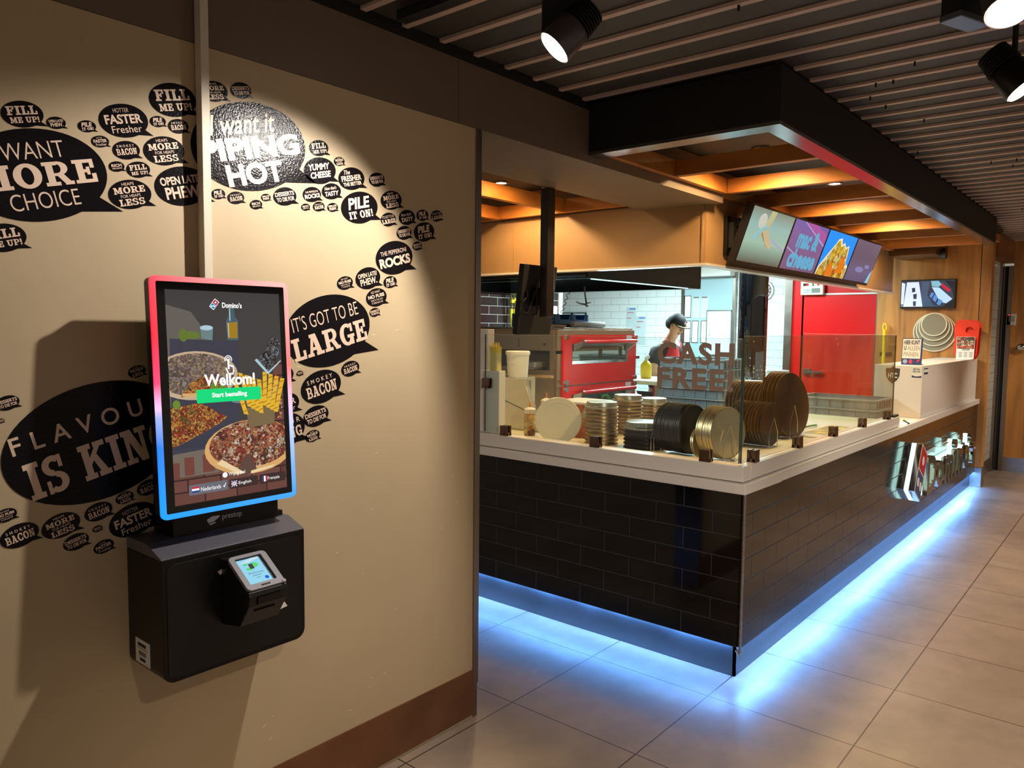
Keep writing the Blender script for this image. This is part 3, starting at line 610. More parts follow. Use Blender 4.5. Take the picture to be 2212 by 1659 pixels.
stack(11, 4.1, 2.5, .928, .092, .033, .0205, PANM, PANTOP, 'brown stained upturned pan in the second stack, behind the tallest one', 'frosted upturned pan topping the second stack of pans', 'small pans of the second stack')
stack(9, 4.42, 2.5, .928, .092, .033, .0205, PANM, PANTOP, 'brown stained upturned pan in the short stack left of the grey trays', 'frosted upturned pan topping the short stack nearest the grey trays', 'small pans of the short stack')
SCR = spots_mat('scratched_pan_top', [(150, 160, 158), (176, 186, 182), (128, 138, 138), (196, 204, 198)], 130, rough=.3)
stack(6, 3.66, 2.12, .928, .112, .034, .0215, DARKPAN, SCR, 'black upturned pan in the low wide stack, under its scratched top pan', 'silver scratched pan on top of the low black stack', 'wide black pans of the low stack')
def disc(r, m, name, t=.004, rim=.004):
    p = [(0, -t/2), (r*.9, -t/2), (r*.93, -t/2-.001), (r-.004, -t/2-rim*.4), (r, 0), (r-.004, t/2+rim*.4), (r*.93, t/2), (r*.9, t/2), (0, t/2)]
    return build(name, MB().lathe(p, n=44), m, None, 0, False)
def rowdisc(n, x, y, z, r, az, pitch, m, m2, lean, label, group, front=None, name='pizza_plate', jit=.004):
    """n upright plates, the first at x, y, the rest behind it along azimuth az"""
    rr = random.Random(int(x*777+n)); a = math.radians(az); src = {}
    for i in range(n):
        mm = m2 if i % 2 == 1 else m
        if mm in src: o = src[mm].copy(); COL.objects.link(o)
        else: o = disc(r, mm, name); src[mm] = o
        tag(o, front if (i == 0 and front) else label, 'plate', group)
        l = lean+rr.uniform(-.02, .02)
        o.location = (x+math.cos(a)*i*pitch, y+math.sin(a)*i*pitch, z+r*math.cos(l)+.006+rr.uniform(0, jit))
        o.rotation_euler = Euler((PI/2-l, 0, a-PI/2+rr.uniform(-.02, .02)), 'XYZ')
rowdisc(16, 3.60, 1.80, .928, .13, 78, .0105, DARKPAN, DARKPAN, .03, 'black pizza plate standing in the black row left of the pale plates', 'upright black plates', 'frontmost black plate of the row left of the pale plates')
rowdisc(12, 3.575, 1.60, .928, .131, 74, .0082, ALU, ALU, .05, 'pale metal pizza plate standing in the wire rack behind its front plate', 'upright pale metal plates', 'frontmost pale metal plate, full face behind the wire at the glass corner')
rowdisc(2, 3.545, 1.725, .928, .078, 80, .01, ALU, ALU, .08, 'small pale plate leaning between the black row and the pale row', 'small pale plates')
rowdisc(20, 4.16, 1.61, .928, .122, 82, .0105, DARKDISC, LITDISC, .02, 'dark plate standing in the near row behind the long glass guard', 'small dark plates of the near row', 'frontmost dark plate in the wire rack behind the long glass guard')
rowdisc(9, 4.62, 1.66, .928, .197, 82, .0125, DARKDISC, LITDISC, .13, 'very large brown edged plate leaning in the row at right', 'very large leaning plates', 'frontmost very large dark plate, leaning rightmost in the racks')
rowdisc(20, 4.98, 1.93, .928, .150, 80, .0135, DARKDISC, LITDISC, .03, 'medium dark plate standing in the rear row before the black pillar', 'medium dark plates of the rear row', 'frontmost medium dark plate of the rear row behind the largest plates')
WIRE = mat('wire_steel', (196, 188, 176), .25, 1)
def rack(x, y, az, w, h, depth, label):
    t = thing('plate_rack', label, 'rack', (x, y, .928))
    a = math.radians(az); d = Vector((math.cos(a), math.sin(a), 0)); s = Vector((-math.sin(a), math.cos(a), 0)); o = Vector((x, y, .932))
    for k in (0, depth):
        q = o+d*k
        build('wire_arch', MB().tube([q-s*w, q-s*w+Vector((0, 0, h*.5)), q+Vector((0, 0, h)), q+s*w+Vector((0, 0, h*.5)), q+s*w], .0022, 6), WIRE, t)
    build('base_wire', MB().tube([o-s*w, o-s*w+d*depth], .0022, 6).tube([o+s*w, o+s*w+d*depth], .0022, 6).tube([o-s*w, o+s*w], .0022, 6), WIRE, t)
rack(3.567, 1.585, 74, .042, .18, .13, 'bent wire rack holding the pale metal plates at the glass corner')
rack(4.155, 1.592, 82, .045, .165, .24, 'bent wire rack holding the near row of small dark plates')
rack(4.60, 1.64, 82, .045, .20, .14, 'bent wire rack holding the very large leaning plates')
rack(3.59, 1.99, 78, .04, .15, .02, 'bent wire rack end behind the black plates')
# translucent lid, tub, bottles at the left end
ld = [(0, 0), (.098, 0), (.1, .004), (.108, .004), (.112, -.006), (.13, -.006), (.134, 0), (.13, .003), (.114, .003), (.0, .003)]
o = build('tub_lid', MB().lathe(ld, n=44), mat('translucent_lid', (238, 228, 204), .3, trans=.2), None, 0, False); tag(o, 'round translucent lid leaning upright behind the glass guard', 'lid')
o.location = (3.5, 2.59, 1.055); o.rotation_euler = Euler((PI/2-.3, 0, math.radians(-52)), 'XYZ')
tb = thing('sauce_tub', 'white tub smeared with orange sauce behind the leaning lid', 'tub', (3.80, 2.60, .928))
build('body', MB().prism([(3.68+p*.0, 2.60, .929) for p in ()] or [(p, q, .929) for p, q in rrect(3.72, 2.53, 3.98, 2.78, .03)], (0, 0, .2)), spots_mat('sauce_smears', [(236, 228, 206), (232, 224, 200), (214, 96, 30), (238, 230, 210), (226, 140, 60), (236, 228, 206)], 26), tb)
build('rim', MB().prism([(p, q, 1.129) for p, q in rrect(3.712, 2.522, 3.988, 2.788, .03)], (0, 0, .012)), WPLAST, tb)
GRN = mat('green_handle', (20, 120, 50), .35)
for x, y, z, lb in ((3.86, 2.86, 1.10, 'green handled utensil sticking up left of the tallest pan stack'), (4.05, 2.62, 1.14, 'green handled utensil sticking up behind the two pan stacks')):
    t = MB().tube([(x+.12, y-.06, z-.2), (x+.02, y-.01, z), (x, y, z+.022), (x-.02, y+.015, z+.02), (x-.025, y+.02, z+.005)], .0075, 8); tag(build('utensil', t, GRN), lb, 'utensil')
def bottle(x, y, z, r, h, cont, cap, label, tip):
    t = thing('sauce_bottle', label, 'bottle', (x, y, z))
    build('body', MB().lathe([(0, .002), (r*.95, .002), (r, .01), (r, h*.62), (r*.9, h*.66), (r*.95, h*.68), (0, h*.68)], (x, y, z), 24), cont, t)
    build('cap', MB().lathe([(r*1.02, h*.66), (r*1.02, h*.78), (r*.8, h*.81), (r*.25, h*.85), (0, h*.85)], (x, y, z), 24), cap, t)
    build('nozzle', MB().lathe([(r*.22, h*.83), (r*.13, h), (0, h)], (x, y, z), 12), tip, t)
SAUCE = spots_mat('sauce_bottle_body', [(224, 196, 130), (196, 120, 50), (214, 170, 90), (110, 60, 30), (230, 206, 150)], 24); CAPW = mat('cream_cap', (214, 204, 186), .4); ORT = mat('orange_tip', (206, 128, 66), .4)
bottle(3.60, 2.88, .928, .034, .205, SAUCE, CAPW, 'squeeze bottle of brown sauce nearest the glass guard', ORT)
bottle(3.92, 3.0, .928, .036, .235, spots_mat('orange_sauce_body', [(206, 110, 50), (222, 150, 80), (190, 90, 40)], 20), CAPW, 'squeeze bottle of orange sauce behind the brown one', ORT)
tu = thing('topping_hood', 'slanted stainless hood of the topping unit at the left end', 'topping unit', (3.9, 3.1, .928))
build('side', MB().prism([(3.75, 3.29, .929), (3.75, 3.29, 1.245), (3.75, 3.035, 1.26), (3.75, 3.035, 1.21), (3.75, 2.91, .929)], (.035, 0, 0)), mat('pale_steel', (206, 200, 180), .25, .45), tu, .003)
build('shelf', MB().box(3.785, 3.99, 3.15, 3.29, 1.235, 1.255).box(3.95, 3.99, 3.15, 3.29, .929, 1.235), mat('pale_steel', (206, 200, 180), .25, .45), tu, .002)
build('seam', MB().prism([(3.748, 3.29, 1.135), (3.748, 3.29, 1.13), (3.748, 2.97, 1.035), (3.748, 2.97, 1.04)], (.003, 0, 0)), mat('dark_seam', (60, 56, 50), .5), tu)
bu = thing('bucket', 'white lidded plastic bucket on the topping hood', 'bucket', (3.95, 3.20, 1.25))
build('body', MB().lathe([(0, 0), (.066, 0), (.076, .15), (0, .15)], (3.885, 3.215, 1.2555), 28), WPLAST, bu)
build('lid', MB().lathe([(0, .172), (.076, .172), (.082, .166), (.082, .148), (0, .148)], (3.885, 3.215, 1.2555), 28), WPLAST, bu)
wp = thing('end_panel', 'white stepped end panel of the counter beside the beige wall', 'panel', (3.24, 3.2, .978))
build('low_part', MB().box(3.245, 3.30, 2.82, 3.5, .978, 1.335), WHITE, wp, .003); build('tall_part', MB().box(3.30, 3.36, 2.96, 3.6, .978, 1.57), WHITE, wp, .003)
sq = thing('squeeze_bottle', 'three nozzle yellow squeeze bottle on the white end panel', 'bottle', (3.2715, 2.872, 1.335))
build('body', MB().prism([(p, q, 1.336) for p, q in rrect(3.25, 2.842, 3.296, 2.90, .012)], (0, 0, .1)), mat('mustard_translucent', (224, 206, 130), .35), sq)
nz = MB().prism([(p, q, 1.436) for p, q in rrect(3.25, 2.842, 3.296, 2.90, .012)], (0, 0, .035))
for k in (-1, 0, 1): nz.lathe([(.009, 1.47), (.004, 1.495), (0, 1.495)], (3.273, 2.871+k*.019, 0), 10)
build('nozzles', nz, YEL, sq)
# grey trays on the right arm of the counter
def tray_mesh(W_, D_, H_, parent):
    m = MB(); t = .008
    m.box(-W_/2+t, W_/2-t, -D_/2+t, D_/2-t, 0, .005)
    for s in (-1, 1):
        m.box(s*(W_/2-t)-.003, s*(W_/2-t)+.003, -D_/2+t, D_/2-t, 0, H_-.004); m.box(-W_/2+t, W_/2-t, s*(D_/2-t)-.003, s*(D_/2-t)+.003, 0, H_-.004)
    b = build('body', m, GREYPL, parent, 0, False)
    r = MB()
    r.ring([(x, y, H_) for x, y in rrect(-W_/2-.008, -D_/2-.008, W_/2+.008, D_/2+.008, .02)], [(x, y, H_) for x, y in rrect(-W_/2+.012, -D_/2+.012, W_/2-.012, D_/2-.012, .012)])
    for k in (0, .012): r.prism([(x, y, H_-.012+k) for x, y in rrect(-W_/2-.008, -D_/2-.008, W_/2+.008, D_/2+.008, .02)], (0, 0, .0006)) if False else None
    o1 = [(x, y, H_) for x, y in rrect(-W_/2-.008, -D_/2-.008, W_/2+.008, D_/2+.008, .02)]; o0 = [(x, y, H_-.012) for x, y, z in o1]
    r.ring(o1, o0); i1 = [(x, y, H_-.012) for x, y in rrect(-W_/2+.01, -D_/2+.01, W_/2-.01, D_/2-.01, .012)]; r.ring(o0, i1)
    build('rim', r, mat('grey_tray_rim', (150, 160, 164), .4), parent, 0, False)
    q = MB(); n = 6
    for i in range(n):
        u = -D_/2+D_*(i+.5)/n; q.box(-W_/2-.004, -W_/2+.012, u-.003, u+.003, .006, H_-.01); q.box(W_/2-.012, W_/2+.004, u-.003, u+.003, .006, H_-.01)
        u = -W_/2+W_*(i+.5)/n; q.box(u-.003, u+.003, -D_/2-.004, -D_/2+.012, .006, H_-.01); q.box(u-.003, u+.003, D_/2-.012, D_/2+.004, .006, H_-.01)
    build('ribs', q, GREYPL, parent, 0, False)
def tray(loc, label, group, W_=.4, D_=.6, H_=.075):
    t = thing('dough_tray', label, 'tray', loc, 0, group); tray_mesh(W_, D_, H_, t); return t
a = tray((6.38, 1.89, .906), 'lower grey plastic tray of the pair left of the till housing', 'grey trays by the till')
b = dup(a); b.location = (6.38, 1.885, .982); tag(b, 'upper grey plastic tray of the pair left of the till housing')
gm = thing('cutting_mat', 'white board with yellow stained paper behind the long glass guard', 'board', (5.15, 1.62, .928))
build('board', MB().box(4.72, 5.6, 1.46, 1.86, .9285, .938), WPLAST, gm, .003)
build('yellow_paper', MB().box(4.85, 5.35, 1.47, 1.66, .9385, .940), spots_mat('yellow_smear', [(232, 214, 150), (220, 190, 100), (236, 224, 180)], 9), gm)
t = MB().tube([(5.05, 1.74, .945), (5.15, 1.71, .952), (5.25, 1.72, .945)], .006, 6); tag(build('green_tie', t, GRN), 'short green strap lying on the white board', 'strap')
# ------------------------------------------------------------------ speech bubble graphics on the plaster
BUB = mat('bubble_vinyl', (20, 16, 19), .17, bump=.12, bscale=170, spec=.14)
LET = mat('bubble_lettering', (226, 196, 172), .45)
BT_ = {
 'FILL': [('FILL', 'slab', 0, .29, 2.2, .66), ('ME UP!', 'slab', .05, -.42, 2.1, .43)],
 'CHOICE': [('I WANT', 'thin', -.05, .53, 1.5, .36), ('MORE', 'slab', 0, .0, 2.5, .52), ('CHOICE', 'thin', .02, -.54, 1.45, .36)],
 'HOTTER': [('HOTTER', 'thin', -.05, .62, .95, .25), ('FASTER', 'bold', 0, .1, 2.3, .56), ('Fresher', 'reg', .05, -.5, 1.85, .42)],
 'PILE': [('PILE', 'ital', 0, .3, 1.85, .72), ('IT ON!', 'slab', 0, -.42, 1.95, .46)],
 'BACON': [('SMOKEY', 'spaced', 0, .47, 1.9, .26), ('BACON', 'slab', 0, -.14, 2.25, .68)],
 'LESS': [('HEAPS', 'reg', 0, .72, .85, .2), ('MORE', 'slab', 0, .31, 2.2, .44), ('FOR HEAPS', 'reg', 0, -.1, 1.4, .2), ('LESS', 'slab', 0, -.52, 1.8, .46)],
 'PHEW': [('OPEN LATE?', 'bold', 0, .32, 2.3, .42), ('PHEW.', 'bold', 0, -.3, 2.0, .62)],
 'RICH': [('RICH', 'bold', 0, .22, 2.0, .56), ('BBQ SAUCE', 'bold', 0, -.36, 1.9, .28)],
 'DESSERTS': [('DESSERTS', 'bold', 0, .28, 2.5, .46), ('TO DIE FOR', 'bold', 0, -.3, 2.3, .46)],
 'HOT': [('I want it', 'script', -.1, .52, 1.75, .44), ('PIPING', 'heavy', 0, -.02, 2.65, .5), ('HOT', 'heavy', -.05, -.6, 1.5, .5)],
 'CHEESE': [('YUMMY', 'ital', 0, .3, 2.0, .48), ('CHEESE', 'ital', 0, -.3, 1.95, .48)],
 'FRESHER': [('The', 'script', -.4, .6, .7, .38), ('FRESHER', 'bold', 0, .06, 2.3, .5), ('THE BETTER', 'bold', 0, -.45, 2.1, .32)],
 'ROCKS': [('THE PEPPERONI', 'reg', 0, .36, 2.1, .26), ('ROCKS', 'heavy', 0, -.2, 2.5, .58)],
 'TASTY': [("Now that's", 'script', -.1, .42, 1.9, .42), ('TASTY', 'ital', 0, -.26, 2.2, .58)],
 'LARGE': [("IT'S GOT TO BE", 'thin', 0, .42, 2.3, .4), ('LARGE', 'slab', 0, -.26, 2.6, .62)],
 'FUSS': [('NO WAIT', 'reg', 0, .62, 1.3, .26), ('NO FUSS', 'heavy', 0, .16, 2.35, .4), ("THAT'S THE WAY", 'reg', 0, -.26, 1.8, .2), ('IT SHOULD BE', 'reg', 0, -.56, 1.6, .2)],
 'KING': [('FLAVOUR', 'spaced', -.02, .36, 2.55, .3), ('IS KING', 'slab', 0, -.28, 2.45, .62)],
}
SAYS = dict(FILL='FILL ME UP', CHOICE='MORE CHOICE', HOTTER='HOTTER FASTER', PILE='PILE IT ON', BACON='SMOKEY BACON', LESS='HEAPS MORE LESS', PHEW='OPEN LATE', RICH='RICH SAUCE', DESSERTS='DESSERTS', HOT='PIPING HOT', CHEESE='YUMMY CHEESE', FRESHER='THE FRESHER', ROCKS='ROCKS', TASTY="THAT'S TASTY", LARGE='GOT TO BE LARGE', FUSS='NO FUSS', KING='FLAVOUR IS KING')
STICK = [
('FILL',0.653,2.062,0.044,'large, left of the HOTTER FASTER bubble, above MORE CHOICE'),
('PHEW',0.724,2.057,0.021,'small, beside the large upper left FILL bubble'),
('PILE',0.793,2.063,0.021,'small, touching left of the large HOTTER FASTER bubble'),
('HOTTER',0.882,2.095,0.061,'large, in the upper left cluster'),
('FILL',1.011,2.176,0.064,'largest of its wording, partly behind white conduit'),
('PILE',0.969,2.111,0.021,'small, right under the FILL bubble by the conduit'),
('BACON',1.024,2.110,0.028,'small, just left of conduit under the FILL bubble'),
('HOTTER',0.823,2.032,0.021,'tiny, below and left of the large HOTTER bubble'),
('BACON',0.886,2.022,0.034,'medium, under the large HOTTER bubble'),
('LESS',0.984,2.038,0.055,'large, just left of the conduit'),
('RICH',0.861,1.977,0.019,'tiny, at the right edge of the MORE CHOICE bubble'),
('FILL',0.915,1.978,0.030,'small, beside the tiny RICH bubble'),
('CHOICE',0.680,1.927,0.157,'huge, at the far left'),
('LESS',0.893,1.912,0.054,'large, right of the tail of the MORE CHOICE bubble'),
('PHEW',1.032,1.953,0.076,'large, cut by the white conduit'),
('FILL',0.605,1.774,0.047,'cut by the left edge, below the MORE CHOICE bubble'),
('LESS',1.128,2.226,0.041,'small, touching right side of conduit near the ceiling panel'),
('DESSERTS',1.210,2.248,0.033,'small, topmost right of the conduit'),
('HOT',1.241,2.096,0.184,'huge glossy, behind the white conduit'),
('FILL',1.475,2.135,0.036,'small and glaring, right of the PIPING HOT bubble'),
('CHEESE',1.479,2.066,0.060,'medium, under the glaring FILL bubble'),
('LESS',1.553,2.107,0.021,'tiny, above right of the YUMMY CHEESE bubble'),
('FRESHER',1.602,2.060,0.053,'medium, right of the YUMMY CHEESE bubble'),
('DESSERTS',1.708,2.073,0.034,'small, right of the FRESHER bubble'),
('PILE',1.135,1.946,0.021,'tiny, under left end of the PIPING HOT bubble'),
('BACON',1.189,1.943,0.026,'small, under middle of the PIPING HOT bubble'),
('RICH',1.253,1.932,0.020,'tiny, lowest under the PIPING HOT bubble'),
('PHEW',1.286,1.957,0.016,'tiny, left of the DESSERTS bubble under PIPING HOT'),
('DESSERTS',1.351,1.969,0.040,'medium, under the tail of the PIPING HOT bubble'),
('ROCKS',1.448,1.988,0.034,"small, left of the NOW THAT'S TASTY bubble"),
('TASTY',1.522,2.008,0.037,'medium, under the YUMMY CHEESE tail'),
('RICH',1.424,1.946,0.016,'tiny, under the small ROCKS bubble'),
('BACON',1.473,1.954,0.022,'tiny, between the tiny RICH and PHEW bubbles'),
('PHEW',1.526,1.958,0.021,'tiny, left of the large PILE IT ON bubble'),
('PILE',1.635,1.971,0.076,'largest of its wording, right of centre'),
('LESS',1.772,2.013,0.047,'medium, right of the large PILE IT ON bubble'),
('LARGE',1.759,1.946,0.034,'small, under the medium HEAPS MORE bubble'),
('TASTY',1.844,1.963,0.038,'small, in the rightmost row beside LARGE'),
('PILE',1.918,1.979,0.029,'tiny, between TASTY and the rightmost LARGE bubble'),
('LARGE',1.989,1.985,0.030,'tiny, rightmost of all bubbles'),
('DESSERTS',1.831,1.908,0.035,'small, left of the medium PILE bubble at far right'),
('PILE',1.927,1.921,0.050,'medium, below the rightmost row'),
('ROCKS',1.786,1.818,0.084,'largest of its wording, at the right end'),
('DESSERTS',1.893,1.868,0.023,'tiny, above right of the large ROCKS bubble'),
('PHEW',1.669,1.741,0.053,'medium, below left of the large ROCKS bubble'),
('FUSS',1.573,1.720,0.032,'small, left of the medium OPEN LATE bubble'),
('PILE',1.766,1.733,0.030,'tiny, below the large ROCKS bubble'),
('FUSS',1.705,1.678,0.045,'medium, above right of the huge GOT TO BE LARGE bubble'),
('DESSERTS',1.697,1.627,0.022,'tiny, at the upper right of the huge LARGE bubble'),
('LARGE',1.508,1.564,0.167,'huge, right of the ordering kiosk'),
('BACON',1.593,1.439,0.037,'small, under the tail of the huge LARGE bubble'),
('BACON',1.477,1.385,0.077,'large, right of the kiosk under the huge LARGE bubble'),
('RICH',1.397,1.431,0.012,'tiny blank looking, between kiosk and huge LARGE bubble'),
('CHEESE',1.332,1.425,0.042,"mostly hidden behind the kiosk's right edge"),
('HOTTER',1.341,1.336,0.052,"half hidden behind the kiosk's right edge"),
('DESSERTS',1.456,1.292,0.048,'medium, right of the kiosk under the large SMOKEY BACON'),
('LESS',1.442,1.229,0.027,'small, lowest right of the kiosk'),
('KING',0.800,1.281,0.218,'huge, left of the kiosk in its shadow'),
('KING',1.333,1.254,0.080,'mostly hidden behind the kiosk, right letters showing'),
('DESSERTS',0.600,1.393,0.025,'cut by the left edge, above the FLAVOUR IS KING bubble'),
('DESSERTS',0.585,1.352,0.008,'tiny, at the left edge beside FLAVOUR IS KING'),
('FUSS',0.588,1.129,0.023,'cut by the left edge, below FLAVOUR IS KING'),
('BACON',0.615,1.076,0.041,'large, at the lower left edge'),
('LESS',0.705,1.082,0.044,'large, directly under FLAVOUR IS KING'),
('BACON',0.793,1.101,0.034,'medium, in the kiosk shadow under FLAVOUR IS KING'),
('DESSERTS',0.738,1.034,0.030,'medium, lowest of the lower left cluster'),
('RICH',0.789,1.057,0.012,'tiny, in shadow between BACON and FASTER bubbles'),
('HOTTER',0.803,1.008,0.025,'small, bottommost left of the kiosk housing'),
('HOTTER',0.880,1.064,0.063,'large, in deep shadow against the kiosk housing'),
('LESS',0.858,1.126,0.023,'small, in deep shadow right under FLAVOUR IS KING'),
('BACON',0.920,1.144,0.030,'in deep shadow, half behind the kiosk screen'),
('LESS',0.898,1.455,0.023,'tiny, in deep shadow left of the kiosk screen'),
]
def bubble(kind, cx, cz, W_, lab):
    b = W_/1.475; th = math.radians(14.2); c, s = math.cos(th), math.sin(th)
    fn = lambda u, v, d: (cx+(u*c-v*s)*b, YW-.0004-d, cz+(u*s+v*c)*b)
    o = thing('wall_bubble', 'black bubble '+SAYS[kind]+', '+lab, 'wall graphic', (cx, YW, cz), 0, 'black speech bubbles on the beige wall')
    pts = []
    for i in range(56):
        a = -38+ i*(360-24)/55          # tail gap at lower right
        pts.append((1.5*math.cos(math.radians(a)), math.sin(math.radians(a))))
    pts.append((1.62, -1.0))
    build('bubble', MB().prism([fn(u, v, 0) for u, v in pts], (0, -.0008, 0)), BUB, o)
    m = MB()
    for txt, sty, x, y, w_, h_ in BT_[kind]: put_text(m, txt, sty, x, y, w_, h_, lambda u, v: fn(u, v, .0011), (0, -.00002, 0))
    build('lettering', m, LET, o)
for s_ in STICK: bubble(*s_)

# ------------------------------------------------------------------ ordering kiosk
kx0, kx1 = .86, 1.274
ki = thing('order_kiosk', 'black wall mounted ordering kiosk with red and blue glowing screen frame', 'kiosk', (1.067, 2.04, .677))
prof = [(2.039, .677), (1.847, .677), (1.847, .996), (1.925, 1.046), (2.039, 1.046)]
hb = MB().prism([(kx0, y, z) for y, z in prof], (kx1-kx0, 0, 0))
hs = build('housing', MB().prism([(x, 2.039, z) for x, z in [(kx0+.03-.03*math.cos(math.radians(t)), .707-.03*math.sin(math.radians(t))) for t in range(0, 91, 15)] + [(kx1-.03+.03*math.sin(math.radians(t)), .707-.03*math.cos(math.radians(t))) for t in range(0, 91, 15)] + [(kx1, .994), (kx0, .994)]], (0, -.192, 0)), BLACKM, ki, .0015)
build('sloped_top', MB().prism([(kx0, y, z) for y, z in [(2.039, .9945), (1.847, .9945), (1.847, .998), (1.925, 1.024), (2.039, 1.024)]], (kx1-kx0, 0, 0)), mat('kiosk_top_metal', (104, 102, 110), .34, .35, bump=.05, bscale=300), ki, .001)
build('front_panel', MB().prism([(x, 1.8475, z) for x, z in rrect(kx0+.012, .69, kx1-.012, .981, .02)], (0, -.0022, 0)), mat('kiosk_panel', (8, 8, 9), .34), ki, .0008)
lb = build('asset_label', MB().box(kx0-.0012, kx0, 1.92, 1.999, .7, .764), PAPER, ki)
a = MB().box(kx0-.0016, kx0-.0011, 1.94, 1.985, .746, .755).box(kx0-.0016, kx0-.0011, 1.93, 1.99, .74, .7415)
for i in range(14): a.box(kx0-.0016, kx0-.0011, 1.94+.003*i, 1.9405+.003*i+.0012*(i % 2), .722, .734)
a.box(kx0-.0016, kx0-.0011, 1.945, 1.975, .708, .716)
build('print', a, PRINT, lb)
build('neck', MB().box(.932, 1.243, 1.93, 2.039, 1.022, 1.55), BLACKM, ki, .002)
a = MB(); f_n = lambda u, v: (u, 1.9293, v)
put_text(a, 'prestop', 'reg', 1.098, 1.052, .058, .017, f_n); 
a.poly([(1.028, 1.9293, 1.045), (1.045, 1.9293, 1.047), (1.06, 1.9293, 1.056), (1.062, 1.9293, 1.061), (1.04, 1.9293, 1.062), (1.024, 1.9293, 1.055)]).poly([(1.034, 1.9293, 1.038), (1.05, 1.9293, 1.042), (1.048, 1.9293, 1.045), (1.03, 1.9293, 1.043)])
build('maker_mark', a, mat('pale_lettering', (206, 200, 204), .5), ki)
build('foot_bracket', MB().box(1.243, 1.262, 1.935, 2.02, 1.0245, 1.04), BLACKM, ki, .002)
# screen, tilted back
tl = math.asin(.034/.612); SX0, SW, SH = .873, .391, .612
O = Vector((SX0, 1.868, 1.090)); UX = Vector((1, 0, 0)); UY = Vector((0, math.sin(tl), math.cos(tl))); UN = Vector((0, -math.cos(tl), math.sin(tl)))
sp = lambda u, v, d=0: O+UX*u+UY*v+UN*d
sc_ = build('screen', MB().prism([sp(u, v, -.004) for u, v in rrect(0.003, .003, SW-.003, SH-.003, .014)], -UN*.034), BLACK, ki, .001)
# light frame: emission runs red to blue
LF = bpy.data.materials.new('led_frame_glow'); LF.use_nodes = True; b_ = LF.node_tree.nodes['Principled BSDF']; b_.inputs['Base Color'].default_value = (.04, .04, .04, 1)
g_ = N(LF, 'ShaderNodeNewGeometry'); s2 = N(LF, 'ShaderNodeSeparateXYZ'); L(LF, g_.outputs['Position'], s2.inputs[0])
mz = N(LF, 'ShaderNodeMapRange'); mz.inputs['From Min'].default_value = 1.09; mz.inputs['From Max'].default_value = 1.70; L(LF, s2.outputs[2], mz.inputs[0])
mx_ = N(LF, 'ShaderNodeMapRange'); mx_.inputs['From Min'].default_value = .873; mx_.inputs['From Max'].default_value = 1.264; L(LF, s2.outputs[0], mx_.inputs[0])
def ramp(stops):
    r = N(LF, 'ShaderNodeValToRGB'); e = r.color_ramp.elements
    for i, (p, c) in enumerate(stops):
        x = e[i] if i < 2 else e.new(p); x.position = p; x.color = lin(*c)
    L(LF, mz.outputs[0], r.inputs[0]); return r
ra = ramp([(0, (0, 150, 255)), (.30, (20, 120, 255)), (.42, (150, 170, 255)), (.46, (240, 190, 240)), (.56, (255, 60, 110)), (.75, (255, 14, 50)), (1, (255, 40, 70))])
rb = ramp([(0, (40, 150, 255)), (.15, (110, 170, 255)), (.35, (190, 200, 255)), (.5, (255, 170, 190)), (.62, (255, 110, 110)), (.8, (255, 150, 145)), (1, (255, 168, 160))])
mm = N(LF, 'ShaderNodeMix'); mm.data_type = 'RGBA'; L(LF, mx_.outputs[0], mm.inputs['Factor']); L(LF, ra.outputs[0], mm.inputs['A']); L(LF, rb.outputs[0], mm.inputs['B'])
L(LF, mm.outputs['Result'], b_.inputs['Emission Color']); b_.inputs['Emission Strength'].default_value = 1.25
fr = MB(); n_out = rrect(0, 0, SW, SH, .016); n_in = rrect(.014, .014, SW-.014, SH-.014, .004)
fr.ring([sp(u, v, .0) for u, v in n_out], [sp(u, v, .001) for u, v in n_in]); fr.ring([sp(u, v, 0) for u, v in n_out], [sp(u, v, -.006) for u, v in n_out])
build('light_frame', fr, LF, sc_)
GL0 = mat('screen_glass_black', (5, 5, 6), .06, spec=.5)
build('display_glass', MB().poly([sp(u, v, .0006) for u, v in n_in]), GL0, sc_)
# picture area
PX0, PX1, PY0, PY1 = .036, SW-.030, .030, SH-.034
pw, ph = PX1-PX0, PY1-PY0
q = lambda u, v, d: sp(PX0+u*pw, PY0+v*ph, .0008+d*.0001)   # u, v in 0..1
def pic(name, polys, m, d):
    a = MB()
    for p in polys: a.poly([q(u, v, d) for u, v in p])
    return build(name, a, m, sc_)
asp = pw/ph
def eu(cx, cy, r, ry=None, n=28, a0=0, a1=360): return ell(cx, cy, r, (ry if ry else r*asp), n, a0, a1)
pic('picture_background', [_rect(0, 0, 1, 1)], glow('display_grey', (62, 60, 60)), 0)
pic('picture_glow', [[(0, .42), (.5, .42), (.42, .72), (.2, .9), (0, .93)]], glow('display_beige', (98, 92, 86)), .5)
pic('picture_table', [[(0, .0), (1, 0), (1, .36), (.4, .34), (0, .30)]], glow('display_table', (112, 100, 90)), .6)
BRK = bpy.data.materials.new('display_bricks'); BRK.use_nodes = True; b_ = BRK.node_tree.nodes['Principled BSDF']; b_.inputs['Base Color'].default_value = (.004, .004, .004, 1); b_.inputs['Roughness'].default_value = .12
tc = N(BRK, 'ShaderNodeNewGeometry'); s3 = N(BRK, 'ShaderNodeSeparateXYZ'); c3 = N(BRK, 'ShaderNodeCombineXYZ'); L(BRK, tc.outputs['Position'], s3.inputs[0]); L(BRK, s3.outputs[0], c3.inputs[0]); L(BRK, s3.outputs[2], c3.inputs[1])
t3 = N(BRK, 'ShaderNodeTexBrick'); L(BRK, c3.outputs[0], t3.inputs['Vector']); t3.inputs['Scale'].default_value = 1; t3.inputs['Brick Width'].default_value = .09; t3.inputs['Row Height'].default_value = .032; t3.inputs['Mortar Size'].default_value = .0018
